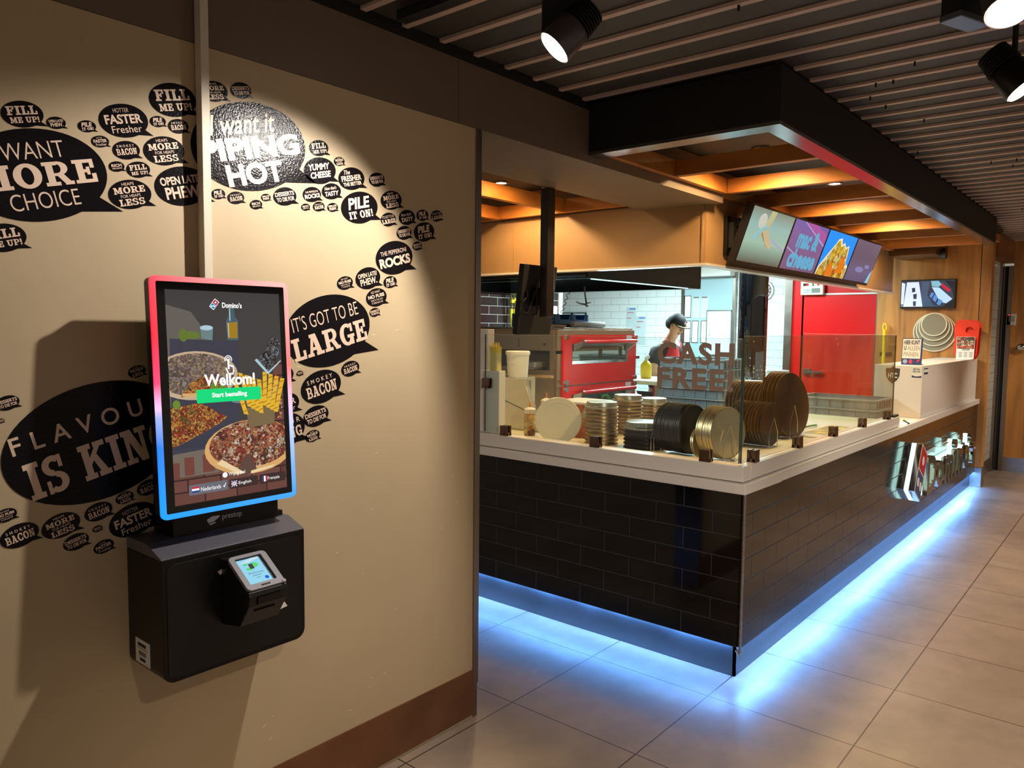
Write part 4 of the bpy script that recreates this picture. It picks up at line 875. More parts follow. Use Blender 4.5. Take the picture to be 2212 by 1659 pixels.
t3.inputs['Color1'].default_value = lin(112, 70, 62); t3.inputs['Color2'].default_value = lin(88, 52, 48); t3.inputs['Mortar'].default_value = lin(44, 26, 24)
L(BRK, t3.outputs['Color'], b_.inputs['Emission Color']); b_.inputs['Emission Strength'].default_value = .95
pic('picture_bricks', [_rect(0, 0, 1, .13), [(.86, .13), (1, .13), (1, .66), (.92, .66)]], BRK, .8)
pic('picture_upright_bricks', [_rect(.09, .135, .17, .22), _rect(.24, .14, .34, .225), _rect(.38, .13, .46, .2), _rect(.0, .13, .05, .2)], glow('display_brick_red', (112, 62, 54)), .85)
pic('picture_shadow', [[(0, .26), (.9, .26), (.9, .345), (.4, .32), (0, .31)], [(.0, .24), (.58, .26), (.58, .76), (.02, .775)]], glow('display_slate', (58, 58, 72)), .7)
pz1 = spots_mat('display_pizza_pale', [(148, 122, 112), (176, 150, 120), (120, 92, 88), (160, 140, 140), (110, 100, 84), (180, 160, 130)], 80, .9)
pz2 = spots_mat('display_pizza_warm', [(196, 128, 54), (150, 44, 38), (224, 176, 90), (176, 66, 40), (90, 92, 50), (214, 150, 70), (120, 40, 36)], 95, 1)
pz3 = spots_mat('display_pizza_meat', [(150, 62, 50), (206, 160, 120), (120, 44, 42), (226, 206, 180), (176, 96, 60), (96, 60, 50), (190, 120, 84)], 75, 1)
crust = glow('display_crust', (214, 166, 104)); pale = glow('display_pale_crust', (196, 170, 140))
def clip(poly, x0=0, x1=1):
    return [(min(max(u, x0), x1), v) for u, v in poly]
pic('pizza_back', [clip(eu(.22, .60, .36, .115))], pale, 1); pic('pizza_back_topping', [clip(eu(.22, .605, .33, .1))], pz1, 1.2)
pic('pizza_slice', [[(.08, .50), (.3, .52), (.44, .5), (.5, .525), (.42, .575), (.3, .6), (.18, .57)]], pz2, 1.4)
pic('pizza_slice_edge', [[(.1, .505), (.44, .498), (.46, .512), (.1, .52)]], crust, 1.5)
pic('pizza_left', [[(0, .27), (.1, .29), (.28, .335), (.42, .37), (.47, .395), (.38, .42), (.3, .455), (.22, .47), (.0, .455)]], pz2, 1.3)
pic('leaf', [eu(.37, .545, .035, .018), eu(.44, .535, .03, .016), eu(.05, .47, .03, .02)], glow('display_leaf', (104, 134, 40)), 1.7)
pic('pizza_front', [clip(eu(.68, .235, .42, .135))], crust, 2); pic('pizza_front_topping', [clip(eu(.685, .25, .385, .118))], pz3, 2.2)
pic('pizza_cut', [[(.58, .10), (.53, .13), (.62, .2), (.66, .2), (.72, .112), (.60, .095)]], glow('display_brick_shade', (92, 66, 58)), 2.3)
pic('cheese_edge', [[(.36, .17), (.56, .105), (.6, .112), (.4, .19)], [(.66, .1), (.86, .118), (.9, .13), (.66, .115)]], glow('display_cheese', (232, 206, 160)), 2.4)
# fries, bottle, jar, chocolate, onion rings
fy = []
for i in range(9):
    x0 = .62+.035*i; y0 = .43+.012*((i*3) % 4); lean = (-.09+.022*i)
    fy.append([(x0, y0-.03), (x0+.04, y0-.035), (x0+.04+lean*.5, y0+.06), (x0+.035+lean, y0+.135), (x0-.005+lean, y0+.14), (x0+lean*.5, y0+.06)])
pic('fries', fy, glow('display_fries', (226, 178, 44)), 2.6)
cr = []
for i in range(9):
    for k in range(5): x0 = .62+.035*i+(-.09+.022*i)*(k/5); y0 = .41+.012*((i*3) % 4)+.034*k; cr.append([(x0, y0), (x0+.042, y0+.008), (x0+.042, y0+.013), (x0, y0+.005)])
pic('fries_shade', cr, glow('display_fries_shade', (166, 116, 24)), 2.7)
pic('fries_cup', [[(.66, .33), (.9, .34), (.92, .43), (.64, .43)]], glow('display_cup', (120, 100, 70)), 2.5)
pic('bottle_picture', [[(.5, .765), (.6, .765), (.605, .86), (.575, .88), (.57, .925), (.525, .925), (.52, .88), (.495, .86)]], glow('display_bottle', (70, 92, 104)), 2.5)
pic('oil', [[(.508, .775), (.592, .775), (.596, .855), (.502, .85)]], glow('display_oil', (160, 122, 24)), 2.6); pic('glint', [_rect(.527, .86, .536, .92), _rect(.512, .78, .519, .85)], glow('display_glint', (170, 200, 214)), 2.7)
pic('jar_picture', [[(.28, .775), (.37, .765), (.38, .82), (.27, .825)]], glow('display_jar', (104, 128, 130)), 2.5); pic('jar_lid', [eu(.325, .825, .055, .012)], glow('display_glint', (170, 200, 214)), 2.6)
pic('pepper_picture', [eu(.2, .79, .07, .018), eu(.13, .79, .035, .03)], glow('display_pepper', (98, 116, 44)), 2.4)
ch = [[(.76, .66), (.86, .60), (.97, .68), (.99, .76), (.92, .78), (.82, .70)]]
pic('chocolate', ch, spots_mat('display_chocolate', [(40, 30, 30), (150, 160, 170), (52, 40, 38), (66, 56, 54)], 130, 1), 2.4)
pic('plate_edge', [[(.74, .665), (.86, .59), (.99, .655), (.99, .662), (.865, .605), (.76, .672)]], glow('display_glint', (170, 200, 214)), 2.6)
pic('side_dish', [[(.86, .37), (.98, .36), (.99, .56), (.93, .6), (.88, .56)]], pz3, 2.4)
pic('cup_lids', [eu(.58, .47, .07, .014), eu(.74, .475, .05, .013)], glow('display_jar', (104, 128, 130)), 2.45)
# interface
WH = glow('display_white', (250, 250, 250), 1.1); GR = glow('display_green', (0, 214, 120), 1.05)
a = MB(); dd = lambda u, v: q(u, v, 4)
put_line(a, 'Domino\u2019s', 'bold', .555, .935, .026, lambda u, v: q(.555+(u-.555)/pw*ph*.78, v, 4)); build('logo_lettering', a, WH, sc_)
def rotr(cx, cy, w_, h_, ang, r=.2):
    c, s = math.cos(ang), math.sin(ang); k = w_/ph
    return [(cx+(x*c-y*s)*ph/pw, cy+(x*s+y*c)) for x, y in rrect(-w_/2, -h_/2, w_/2, h_/2, min(w_, h_)*r*.5)]
an = math.radians(52); lc = (.40, .938); hl = .0112
pic('logo_border', [rotr(*lc, .050, .0275, an)], WH, 4)
o1 = (lc[0]+math.cos(an)*hl*ph/pw, lc[1]+math.sin(an)*hl); o2 = (lc[0]-math.cos(an)*hl*ph/pw, lc[1]-math.sin(an)*hl)
pic('logo_red', [rotr(*o1, .0205, .0225, an, .1)], glow('display_logo_red', (176, 14, 56)), 4.5); pic('logo_blue', [rotr(*o2, .0205, .0225, an, .1)], glow('display_logo_blue', (0, 130, 190)), 4.5)
pic('logo_dots', [eu(o1[0], o1[1], .008), eu(o2[0]-.009, o2[1]-.0, .007), eu(o2[0]+.009, o2[1]+.0, .007)], WH, 5)
a = MB(); put_text(a, 'Welkom!', 'bold', .51, .575, .45, .058, dd); build('welcome_lettering', a, WH, sc_)
pic('start_button', [rrect(.215, .468, .785, .533, .012)], GR, 4)
a = MB(); put_text(a, 'Start bestelling', 'bold', .5, .50, .31, .030, lambda u, v: q(u, v, 5)); build('button_lettering', a, WH, sc_)
tt = MB()
def arc(cx, cy, r, a0, a1, wd, n=12):
    for i in range(n):
        t0 = math.radians(a0+(a1-a0)*i/n); t1 = math.radians(a0+(a1-a0)*(i+1)/n)
        tt.poly([q(cx+k*math.cos(t)/1, cy+k*math.sin(t)*asp, 4) for k, t in ((r, t0), (r, t1), (r-wd, t1), (r-wd, t0))])
arc(.50, .672, .034, -30, 210, .007); arc(.50, .672, .02, -30, 210, .006)
for p in ([(.492, .675), (.508, .675), (.508, .625), (.492, .625)], [(.508, .648), (.545, .64), (.548, .615), (.54, .598), (.5, .598), (.488, .607), (.47, .63), (.478, .634), (.492, .62), (.5, .605), (.535, .605), (.54, .632), (.508, .64)]): tt.poly([q(u, v, 4) for u, v in p])
build('touch_icon', tt, WH, sc_)
a = MB(); put_text(a, 'Wijzig taal', 'reg', .53, .113, .15, .022, dd); a.poly([dd(*p) for p in eu(.425, .113, .022)])
for i, (tx, xx) in enumerate((('Nederlands', .30), ('English', .60), ('Fran\u00e7ais', .87))): put_text(a, tx, 'reg', xx, .062, (.17, .115, .115)[i], .019, lambda u, v: q(u, v, 5))
a.poly([q(*p, 5) for p in ((.405, .06), (.415, .053), (.43, .073), (.425, .075), (.414, .06), (.409, .065))])
build('language_lettering', a, WH, sc_)
pic('language_button', [rrect(.115, .04, .445, .088, .01)], glow('display_grey_button', (104, 106, 116)), 4)
pic('language_button', [rrect(.46, .04, .72, .088, .01), rrect(.735, .04, .985, .088, .01)], glow('display_dark_button', (58, 40, 38)), 3.9)
FR, FW_, FB = glow('flag_red', (200, 40, 52)), WH, glow('flag_blue', (40, 62, 130))
pic('flag_red', [_rect(.14, .069, .20, .078), _rect(.793, .05, .81, .078)], FR, 5); pic('flag_white', [_rect(.14, .060, .20, .069), _rect(.777, .05, .793, .078), _rect(.475, .061, .53, .067), _rect(.499, .05, .507, .078), [(.475, .05), (.482, .05), (.53, .078), (.523, .078)], [(.523, .05), (.53, .05), (.482, .078), (.475, .078)]], FW_, 5)
pic('flag_blue', [_rect(.14, .051, .20, .060), _rect(.76, .05, .777, .078), _rect(.475, .05, .53, .078)], FB, 4.8)
pic('flag_cross', [_rect(.475, .063, .53, .0655), _rect(.501, .05, .505, .078)], FR, 5.2)
# payment terminal
TX0, TX1 = 1.017, 1.128
tm = build('payment_terminal', MB().prism([(TX0, y, z) for y, z in [(1.845, .965), (1.818, .969), (1.713, .903), (1.709, .893), (1.714, .868), (1.757, .806), (1.845, .79)]], (TX1-TX0, 0, 0)), BLACK, ki, .003)
tn = Vector((0, -(.969-.903), (1.818-1.713))).normalized(); tu_ = Vector((0, 1.818-1.713, .969-.903)).normalized()
t_ = lambda u, v, d=0: Vector((TX0, 1.713, .903))+Vector((1, 0, 0))*u+tu_*v+tn*d
tw, thh = TX1-TX0, .124
GR2 = mat('terminal_grey', (132, 128, 134), .35)
build('screen_bezel', MB().ring([t_(u, v, .006) for u, v in rrect(.0, .004, tw-.004, thh, .012)], [t_(u, v, .006) for u, v in rrect(.015, .022, tw-.02, thh-.01, .002)]).ring([t_(u, v, .006) for u, v in rrect(.0, .004, tw-.004, thh, .012)], [t_(u, v, -.004) for u, v in rrect(.0, .004, tw-.004, thh, .012)]).ring([t_(u, v, .006) for u, v in rrect(.015, .022, tw-.02, thh-.01, .002)], [t_(u, v, .0005) for u, v in rrect(.015, .022, tw-.02, thh-.01, .002)]), GR2, tm)
build('terminal_screen', MB().poly([t_(u, v, .0008) for u, v in rrect(.015, .022, tw-.028, thh-.013, .001)]), glow('terminal_blue', (150, 214, 240), 1.0), tm)
a = MB().poly([t_(u, v, .0012) for u, v in ((.018, .098), (.06, .111), (tw-.03, .111), (tw-.03, .106), (.05, .098))]); build('screen_sheen', a, glow('terminal_pale', (200, 226, 240), 1), tm)
a = MB(); a.poly([t_(u, v, .0014) for u, v in ell(.058, .086, .012, .009)]).poly([t_(u, v, .0014) for u, v in ell(.036, .092, .006, .004)]).poly([t_(u, v, .0014) for u, v in ell(.04, .076, .009, .005)]); build('green_blobs', a, glow('terminal_green', (96, 214, 120), 1), tm)
build('device_icon', MB().poly([t_(u, v, .0017) for u, v in _rect(.043, .074, .055, .092)]), glow('terminal_icon', (70, 66, 66), 1), tm)
a = MB(); put_text(a, 'Welcome', 'thin', .05, .0605, .044, .009, lambda u, v: t_(u, v, .0016)); build('lettering', a, glow('terminal_text', (70, 100, 120), 1), tm)
a = MB().poly([t_(u, v, .0016) for u, v in _rect(.036, .05, .062, .0515)]).poly([t_(u, v, .0016) for u, v in _rect(.044, .042, .056, .0432)]); build('small_print', a, glow('terminal_text', (70, 100, 120), 1), tm)
build('arrow_button', MB().poly([t_(u, v, .0016) for u, v in ell(.071, .037, .0055, .0055)]), glow('terminal_arrow', (20, 96, 220), 1), tm)
build('slot_mark', MB().poly([t_(u, v, .0064) for u, v in _rect(.04, .010, .066, .015)]), MATTEBLACK, tm)
build('side_button', MB().cyl(t_(tw-.008, .008, .002), t_(tw-.008, .008, .0075), .006, n=14).cyl(t_(tw-.008, .008, .0074), t_(tw-.008, .008, .008), .003, n=10), GR2, tm)
build('card_slot', MB().box(TX0+.022, TX1-.022, 1.706, 1.715, .872, .89).box(TX0+.02, TX1-.03, 1.722, 1.728, .85, .8515), mat('slot_black', (4, 4, 4), .15), tm)
build('white_corner', MB().prism([(1.006, 1.8452, .935), (1.034, 1.8452, .945), (1.013, 1.8452, .925)], (0, -.002, 0)).prism([(1.205, 1.8452, .80), (1.214, 1.8452, .786), (1.185, 1.8452, .782)], (0, -.002, 0)), mat('white_sticker', (236, 228, 214), .5), ki)
# conduit feeding the kiosk
cn = MB().box(1.062, 1.086, 1.958, 1.99, 1.705, 2.6).box(1.064, 1.072, 1.99, 2.039, 1.72, 1.735)
tag(build('cable_conduit', MB().box(1.071, 1.0945, 2.002, 2.033, 1.66, 2.6), mat('cream_conduit', (214, 202, 180), .5), None, .001), 'cream square cable conduit running from the kiosk up to the ceiling', 'conduit')

# ------------------------------------------------------------------ track spotlights
LENS = glow('lens_glow', (255, 240, 218), 12)
def spot(loc, tgt, label, boxc=None, boxrz=0, bh=.2, r=.052, yoke=None):
    t = thing('spotlight', label, 'spotlight', loc, 0, 'ceiling spotlights'); p = Vector(loc); d = (Vector(tgt)-p).normalized()
    build('lamp_head', MB().lathe([(.0, -.004), (r*.92, -.004), (r, 0), (r, -.075), (r*.9, -.085), (0, -.085)], p, 28, d.to_track_quat('Z', 'Y').to_matrix()), BLACKM if not boxc else mat('grey_lamp_head', (84, 78, 80), .35, .4), t)
    build('lens', MB().cyl(p-d*.003, p+d*.002, r*.9, n=28), LENS, t)
    fi = MB()
    for k in range(7): fi.lathe([(0, -.09-k*.009), (r*(.97-.02*k), -.09-k*.009), (r*(.97-.02*k), -.0935-k*.009), (0, -.0935-k*.009)], p, 20, d.to_track_quat('Z', 'Y').to_matrix())
    fi.cyl(p-d*.08, p-d*.15, r*.4, n=12)
    build('cooling_fins', fi, MATTEBLACK, t)
    if boxc:
        M = Matrix.Rotation(boxrz, 3, 'Z')
        build('driver_box', MB().obox((boxc[0], boxc[1], boxc[2]+bh/2), (.055, .122, bh), M), MATTEBLACK, t, .002)
        build('box_base', MB().obox((boxc[0], boxc[1], boxc[2]-.006), (.058, .126, .016), M), mat('blue_grey_metal', (96, 104, 116), .3, .5), t, .002)
    else:
        build('stem', MB().cyl(p-d*.05, (p.x-d.x*.05, p.y-d.y*.05, 2.602), .008, n=10), MATTEBLACK, t)
    return t
RZ = math.radians(40)
spot((1.745, 1.325, 2.357), (1.05, 2.04, 1.3), 'grey spotlight under a black driver box, aimed at the bubble wall', (1.80, 1.335, 2.405), RZ, .19)
spot((2.2, .31, 2.345), (1.3, -.2, .4), 'glaring spotlight at the upper right corner of the picture', (2.30, .42, 2.385), RZ+.5)
spot((2.735, .336, 2.298), (2.75, -.8, .75), 'black spotlight at the right edge, below the glaring one')
for i, (x, y, tx, ty) in enumerate(((4.6, .10, 5.0, .2), (6.6, .10, 6.8, .5), (8.4, .1, 9.4, .6), (.6, -.6, 1.6, .2), (8.2, -1.2, 10.2, -.2), (1.1, -.7, 3.25, 2.1))):  # unseen fixtures for the added lamps
    spot((x, y, 2.35), (tx, ty, 1.0 if x in (8.2, 1.1) else 0), 'unseen ceiling spotlight added to light the walkway and counter')
tr = MB().box(1.70, 1.74, 1.0, 1.93, 2.565, 2.598); tag(build('light_track', tr, MATTEBLACK), 'black light track carrying the spotlight near the bubble wall', 'track')
tr = MB().box(1.9, 9, .28, .31, 2.57, 2.598); tag(build('light_track', tr, MATTEBLACK), 'black light track over the walkway at the right', 'track')
# ------------------------------------------------------------------ menu screens along the bulkhead
def menu(i, label):
    W_, x0 = .717, 4.593+.7205*i
    A = Vector((x0, 2.05, 1.995)); B = Vector((x0, 1.926, 2.36)); U = Vector((1, 0, 0)); V = (B-A); Hh = V.length; V.normalize(); Nn = U.cross(V)*1.0
    if Nn.y > 0: Nn = -Nn
    p = lambda u, v, d=0: A+U*(u*W_)+V*(v*Hh)+Nn*d
    t = thing('menu_screen', label, 'screen', A, 0, 'row of menu screens')
    build('casing', MB().prism([p(0, 0, -.002), p(1, 0, -.002), p(1, 1, -.002), p(0, 1, -.002)], -Nn*.05), BLACK, t, .002)
    build('bezel', MB().ring([p(0, 0, 0), p(1, 0, 0), p(1, 1, 0), p(0, 1, 0)], [p(.018, .06, 0), p(.982, .06, 0), p(.982, .965, 0), p(.018, .965, 0)]), BLACKM, t)
    return t, p
def mpic(t, p, name, polys, m, d=.0005):
    a = MB()
    for po in polys: a.poly([p(.018+.964*u, .06+.905*v, d) for u, v in po])
    return build(name, a, m, t)
def grad_mat(name, stops, axis=2, lo=2.0, hi=2.36, s=1.0):
    m = bpy.data.materials.new(name); m.use_nodes = True; b = m.node_tree.nodes['Principled BSDF']; b.inputs['Base Color'].default_value = (.004, .004, .004, 1); b.inputs['Roughness'].default_value = .1
    g = N(m, 'ShaderNodeNewGeometry'); x = N(m, 'ShaderNodeSeparateXYZ'); L(m, g.outputs['Position'], x.inputs[0]); mr = N(m, 'ShaderNodeMapRange'); mr.inputs['From Min'].default_value = lo; mr.inputs['From Max'].default_value = hi; L(m, x.outputs[axis], mr.inputs[0])
    r = N(m, 'ShaderNodeValToRGB'); e = r.color_ramp.elements
    for i, (q_, c) in enumerate(stops):
        k = e[i] if i < 2 else e.new(q_); k.position = q_; k.color = lin(*c)
    L(m, mr.outputs[0], r.inputs[0]); L(m, r.outputs[0], b.inputs['Emission Color']); b.inputs['Emission Strength'].default_value = s; return m
t, p = menu(0, 'leftmost menu screen, showing a pale green picture of a hand')
mpic(t, p, 'picture', [_rect(0, 0, 1, 1)], grad_mat('menu_pale', [(0, (70, 62, 52)), (.18, (120, 140, 124)), (.4, (156, 190, 168)), (.7, (150, 184, 178)), (1, (128, 132, 112))]))
mpic(t, p, 'hand', [[(.34, .60), (.46, .66), (.52, .55), (.66, .36), (.62, .30), (.5, .38), (.38, .52)]], glow('menu_hand', (196, 178, 140)), .001)
mpic(t, p, 'hand_edge', [[(.34, .60), (.37, .56), (.49, .38), (.62, .30), (.5, .36), (.35, .54)]], glow('menu_hand_edge', (170, 110, 50)), .0012)
mpic(t, p, 'sleeve', [[(.42, 1), (.54, 1), (.5, .78), (.44, .68), (.36, .72)]], glow('menu_sleeve', (190, 186, 140)), .0011)
mpic(t, p, 'blue_string', [[(.4, .74), (.3, .66), (.18, .5), (.17, .42), (.24, .44), (.22, .5), (.33, .63), (.42, .7)]], glow('menu_string', (140, 196, 206)), .0012)
mpic(t, p, 'pale_glow', [ell(.28, .78, .09, .14)], glow('menu_glow', (200, 200, 184)), .0008)
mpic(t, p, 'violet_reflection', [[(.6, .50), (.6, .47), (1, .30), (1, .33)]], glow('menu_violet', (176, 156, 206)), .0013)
t, p = menu(1, 'second menu screen of the row, violet with blue mac and cheese lettering')
mpic(t, p, 'picture', [_rect(0, 0, 1, 1)], grad_mat('menu_violet_bg', [(0, (112, 86, 116)), (.3, (124, 92, 134)), (.7, (128, 96, 152)), (1, (112, 94, 170))]))
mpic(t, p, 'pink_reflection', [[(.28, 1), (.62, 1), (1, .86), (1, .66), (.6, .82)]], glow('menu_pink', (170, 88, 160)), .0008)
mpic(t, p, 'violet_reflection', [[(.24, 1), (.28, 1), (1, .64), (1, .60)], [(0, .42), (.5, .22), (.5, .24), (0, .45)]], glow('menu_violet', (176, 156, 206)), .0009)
a = MB(); fn = lambda u, v: p(.018+.964*u, .06+.905*v, .0014)
put_text(a, 'mac &', 'heavy', .52, .66, .62, .40, fn); put_text(a, 'cheese', 'heavy', .52, .25, .78, .40, fn)
build('lettering', a, glow('menu_blue_letters', (92, 170, 206)), t)
t, p = menu(2, 'third menu screen of the row, bright blue with a heap of cheesy macaroni')
mpic(t, p, 'picture', [_rect(0, 0, 1, 1)], glow('menu_blue', (6, 146, 250)))
mc = spots_mat('menu_macaroni', [(246, 206, 70), (250, 224, 120), (236, 160, 50), (246, 236, 170), (216, 120, 40), (250, 206, 60)], 26, 1)
mpic(t, p, 'macaroni_edge', [[(0, 0), (1, 0), (1, .30), (.93, .36), (.9, .30), (.85, .60), (.8, .78), (.72, .72), (.66, .76), (.62, .82), (.54, .76), (.48, .9), (.38, .86), (.34, .76), (.2, .52), (.02, .18)]], glow('menu_cream', (250, 232, 180)), .0008)
mpic(t, p, 'macaroni', [[(.02, 0), (.99, 0), (.97, .26), (.9, .26), (.83, .58), (.78, .73), (.72, .68), (.62, .76), (.53, .70), (.46, .84), (.40, .82), (.36, .74), (.22, .48), (.05, .16)]], mc, .001)
mpic(t, p, 'cheese_sauce', [[(.3, .02), (.55, .0), (.5, .2), (.4, .34), (.3, .2)], [(.62, .1), (.85, .12), (.84, .42), (.74, .5), (.64, .3)]], glow('menu_sauce', (226, 120, 24)), .0012)
t, p = menu(3, 'farthest menu screen of the row, dull mauve with soft reflections')
mpic(t, p, 'picture', [_rect(0, 0, 1, 1)], grad_mat('menu_mauve', [(0, (84, 80, 116)), (.3, (98, 92, 128)), (.6, (96, 84, 104)), (1, (112, 96, 116))]))
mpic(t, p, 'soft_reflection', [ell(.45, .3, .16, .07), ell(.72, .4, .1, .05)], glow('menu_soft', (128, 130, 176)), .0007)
mpic(t, p, 'corner_logo', [[(.86, .0), (1, .0), (1, .36), (.93, .24)]], glow('menu_corner', (150, 196, 220)), .001)
mb_ = thing('screen_mount', 'black steel mount behind the left end of the menu screens', 'mount', (4.62, 2.1, 2.1))
build('wall_plate', MB().box(4.60, 4.66, 2.105, 2.128, 2.05, 2.30), BLACKM, mb_, .002); build('arm_box', MB().box(4.63, 4.8, 2.075, 2.105, 2.10, 2.26), MATTEBLACK, mb_); build('hooks', MB().box(4.68, 4.72, 2.06, 2.09, 2.24, 2.29).box(4.76, 4.80, 2.04, 2.08, 2.24, 2.31), MATTEBLACK, mb_)
du = thing('ventilation_duct', 'dull metal box duct under the canopy end above the wall television', 'duct', (8.8, 1.95, 2.3))
build('box', MB().box(8.5, 9.04, 1.70, 2.125, 2.345, 2.475), steel_mat('duct_metal', (120, 100, 80), .35), du, .003)
build('round_end', MB().cyl((8.75, 1.70, 2.37), (8.75, 1.655, 2.37), .055, n=24).cyl((8.75, 1.72, 2.37), (8.75, 1.70, 2.37), .03, n=16), BLACK, du)

# ------------------------------------------------------------------ on the wood wall and by the door
tv = thing('wall_television', 'small wall television showing a blue kitchen camera picture', 'television', (9.03, 1.86, 1.98))
build('casing', MB().box(9.0, 9.048, 1.6, 2.122, 1.826, 2.13), BLACK, tv, .004)
vq = lambda u, v, d=0: (8.9992-d, 2.112-u*.50, 1.846+v*.272)
def tpic(n, polys, m, d):
    a = MB()
    for po in polys: a.poly([vq(u, v, d) for u, v in po])
    build(n, a, m, tv)
tpic('picture', [_rect(0, 0, 1, 1)], glow('tv_grey', (62, 70, 84)), .0)
tpic('floor_picture', [[(.38, 0), (.70, 0), (.5, .5), (.54, .96), (.38, .96)]], glow('tv_floor', (70, 92, 120)), .0004)
tpic('white_counter', [[(.05, 0), (.25, 0), (.2, .95), (.1, .95)], [(.25, 0), (.42, 0), (.33, .95), (.2, .95)], [(0, .1), (.05, .1), (.07, .9), (0, .95)]], glow('tv_white', (222, 232, 255), 1.1), .0006)
tpic('dark_things', [[(.21, .55), (.27, .58), (.26, .74), (.2, .72)], [(.24, .3), (.3, .3), (.3, .5), (.23, .48)], [(.24, .02), (.29, .02), (.29, .22), (.23, .2)]], glow('tv_dark', (52, 58, 76)), .0008)
tpic('work_bench', [[(.58, .75), (.72, .72), (.97, .28), (.86, .12), (.74, .18)]], glow('tv_bench', (190, 220, 250), 1.1), .0006)
tpic('bench_front', [[(.57, .72), (.74, .17), (.70, .02), (.62, .06), (.5, .45)]], glow('tv_front', (58, 56, 80)), .0005)
tpic('fridge_doors', [[(.58, .55), (.63, .5), (.58, .32), (.545, .4)], [(.64, .46), (.7, .36), (.66, .16), (.6, .28)], [(.72, .3), (.8, .2), (.74, .04), (.68, .1)]], glow('tv_door', (96, 150, 220)), .0007)
tpic('tray_pile', [[(.56, .98), (.7, .98), (.76, .84), (.7, .74), (.58, .78)]], glow('tv_trays', (140, 196, 214)), .0007)
tpic('red_edge', [[(.77, .9), (.8, .84), (.92, .64), (.93, .56), (.88, .56), (.75, .78)]], glow('tv_red', (214, 40, 60)), .0009)
tpic('shade', [[(.82, .98), (1, .98), (1, 0), (.80, 0), (1, .3), (.95, .66)]], glow('tv_shade', (44, 40, 44)), .0005)
MESH = mat('pizza_screen_mesh', (150, 136, 112), .45, .6, bump=.6, bscale=500); RIMM = mat('pizza_screen_rim', (226, 212, 184), .35, .5)
for i, (r, lb) in enumerate(((.205, 'largest round mesh pizza screen, rearmost of the nested four on the wood wall'), (.176, 'second largest round mesh pizza screen of the nested four'), (.148, 'third largest round mesh pizza screen of the nested four'), (.123, 'smallest round mesh pizza screen, frontmost of the nested four on the wood wall'))):
    t = thing('pizza_screen', lb, 'pizza screen', (9.04-.012*i, 1.785, 1.782-r), 0, 'nested mesh pizza screens')
    M = Matrix.Rotation(PI/2, 3, 'Y'); o = (9.04-.012*i, 1.785, 1.782-r)
    build('mesh', MB().lathe([(0, .001), (r-.006, .001), (r-.006, -.001), (0, -.001)], o, 48, M), MESH, t)
    build('rim', MB().lathe([(r-.011, -.003), (r, -.003), (r, .003), (r-.011, .003), (r-.011, -.003)], o, 48, M), RIMM, t)
br = thing('broom', 'yellow handled broom leaning on the wood wall beside the red door', 'broom', (8.98, 2.25, .1))
build('handle', MB().cyl((8.99, 2.25, .3), (9.0, 2.262, 1.60), .018, n=12), YEL, br)
build('hanging_loop', MB().tube([(9.0, 2.262+.018*math.cos(a), 1.625+.042*math.sin(a)) for a in [2*PI*i/16 for i in range(16)]], .008, 8, True), YEL, br)
build('brush', MB().box(8.93, 9.03, 2.1, 2.4, .1, .3), YEL, br, .01)
hk = thing('tool_clip', 'small dark wall clip holding the yellow broom', 'clip', (9.03, 2.25, 1.33)); build('plate', MB().box(9.035, 9.05, 2.19, 2.31, 1.31, 1.35), MATTEBLACK, hk); build('fingers', MB().cyl((9.035, 2.205, 1.33), (8.99, 2.215, 1.33), .009, n=8).cyl((9.035, 2.295, 1.33), (8.99, 2.29, 1.33), .009, n=8), MATTEBLACK, hk)
th_ = thing('thermostat', 'beige control box with red display above the red door', 'control box', (9.25, 3.13, 2.08))
build('box', MB().box(9.2, 9.262, 3.0, 3.262, 2.0, 2.172), mat('beige_box', (222, 214, 184), .45), th_, .01)
f_t = lambda u, v: (9.199, 3.262-u*.262, 2.0+v*.172)
def tb_(n, r, m): a = MB(); a.poly([f_t(x, y) for x, y in _rect(*r)]); build(n, a, m, th_)
tb_('display', (.12, .62, .36, .80), MATTEBLACK); tb_('digits', (.24, .65, .34, .77), glow('digit_red', (255, 60, 60), 1.2)); tb_('green_switch', (.52, .6, .60, .80), mat('switch_green', (20, 90, 50), .4)); tb_('red_switch', (.74, .62, .83, .80), mat('switch_red', (180, 30, 44), .4)); tb_('grey_plate', (.5, .14, .88, .46), mat('plate_grey', (110, 112, 100), .4))
a = MB(); put_text(a, 'HYGROS', 'bold', .3, .33, .36, .14, f_t); a.poly([f_t(x, y) for x, y in _rect(.12, .16, .46, .2)]); build('lettering', a, mat('teal_print', (60, 130, 160), .5), th_)
tag(build('control_cable', MB().tube([(9.23, 3.22, 2.17), (9.23, 3.22, 2.3), (9.25, 3.22, 2.55)], .006, 6), WPLAST), 'thin cable running up from the beige control box', 'cable')
kp = thing('keypad', 'small white alarm keypad on the far wood wall', 'keypad', (10.26, 1.25, 1.73))
build('case', MB().box(10.235, 10.27, 1.208, 1.30, 1.665, 1.795), mat('keypad_white', (206, 198, 188), .4), kp, .004)
a = MB()
for i in range(3):
    for j in range(4): a.box(10.233, 10.2355, 1.225+.02*i, 1.24+.02*i, 1.705+.016*j, 1.716+.016*j)
build('keys', a, mat('key_grey', (120, 116, 112), .5), kp); build('red_light', MB().box(10.233, 10.2355, 1.27, 1.288, 1.775, 1.785), glow('alarm_red', (255, 60, 50), 2), kp)
kn = thing('door_knob', 'round chrome knob standing out from the far wood wall', 'knob', (10.2, 1.14, 1.42)); build('ball', MB().ball((10.17, 1.135, 1.42), (.03, .052, .042), 20, 12), CHROME, kn); build('stem', MB().cyl((10.18, 1.135, 1.42), (10.268, 1.135, 1.42), .014, n=12), CHROME, kn)
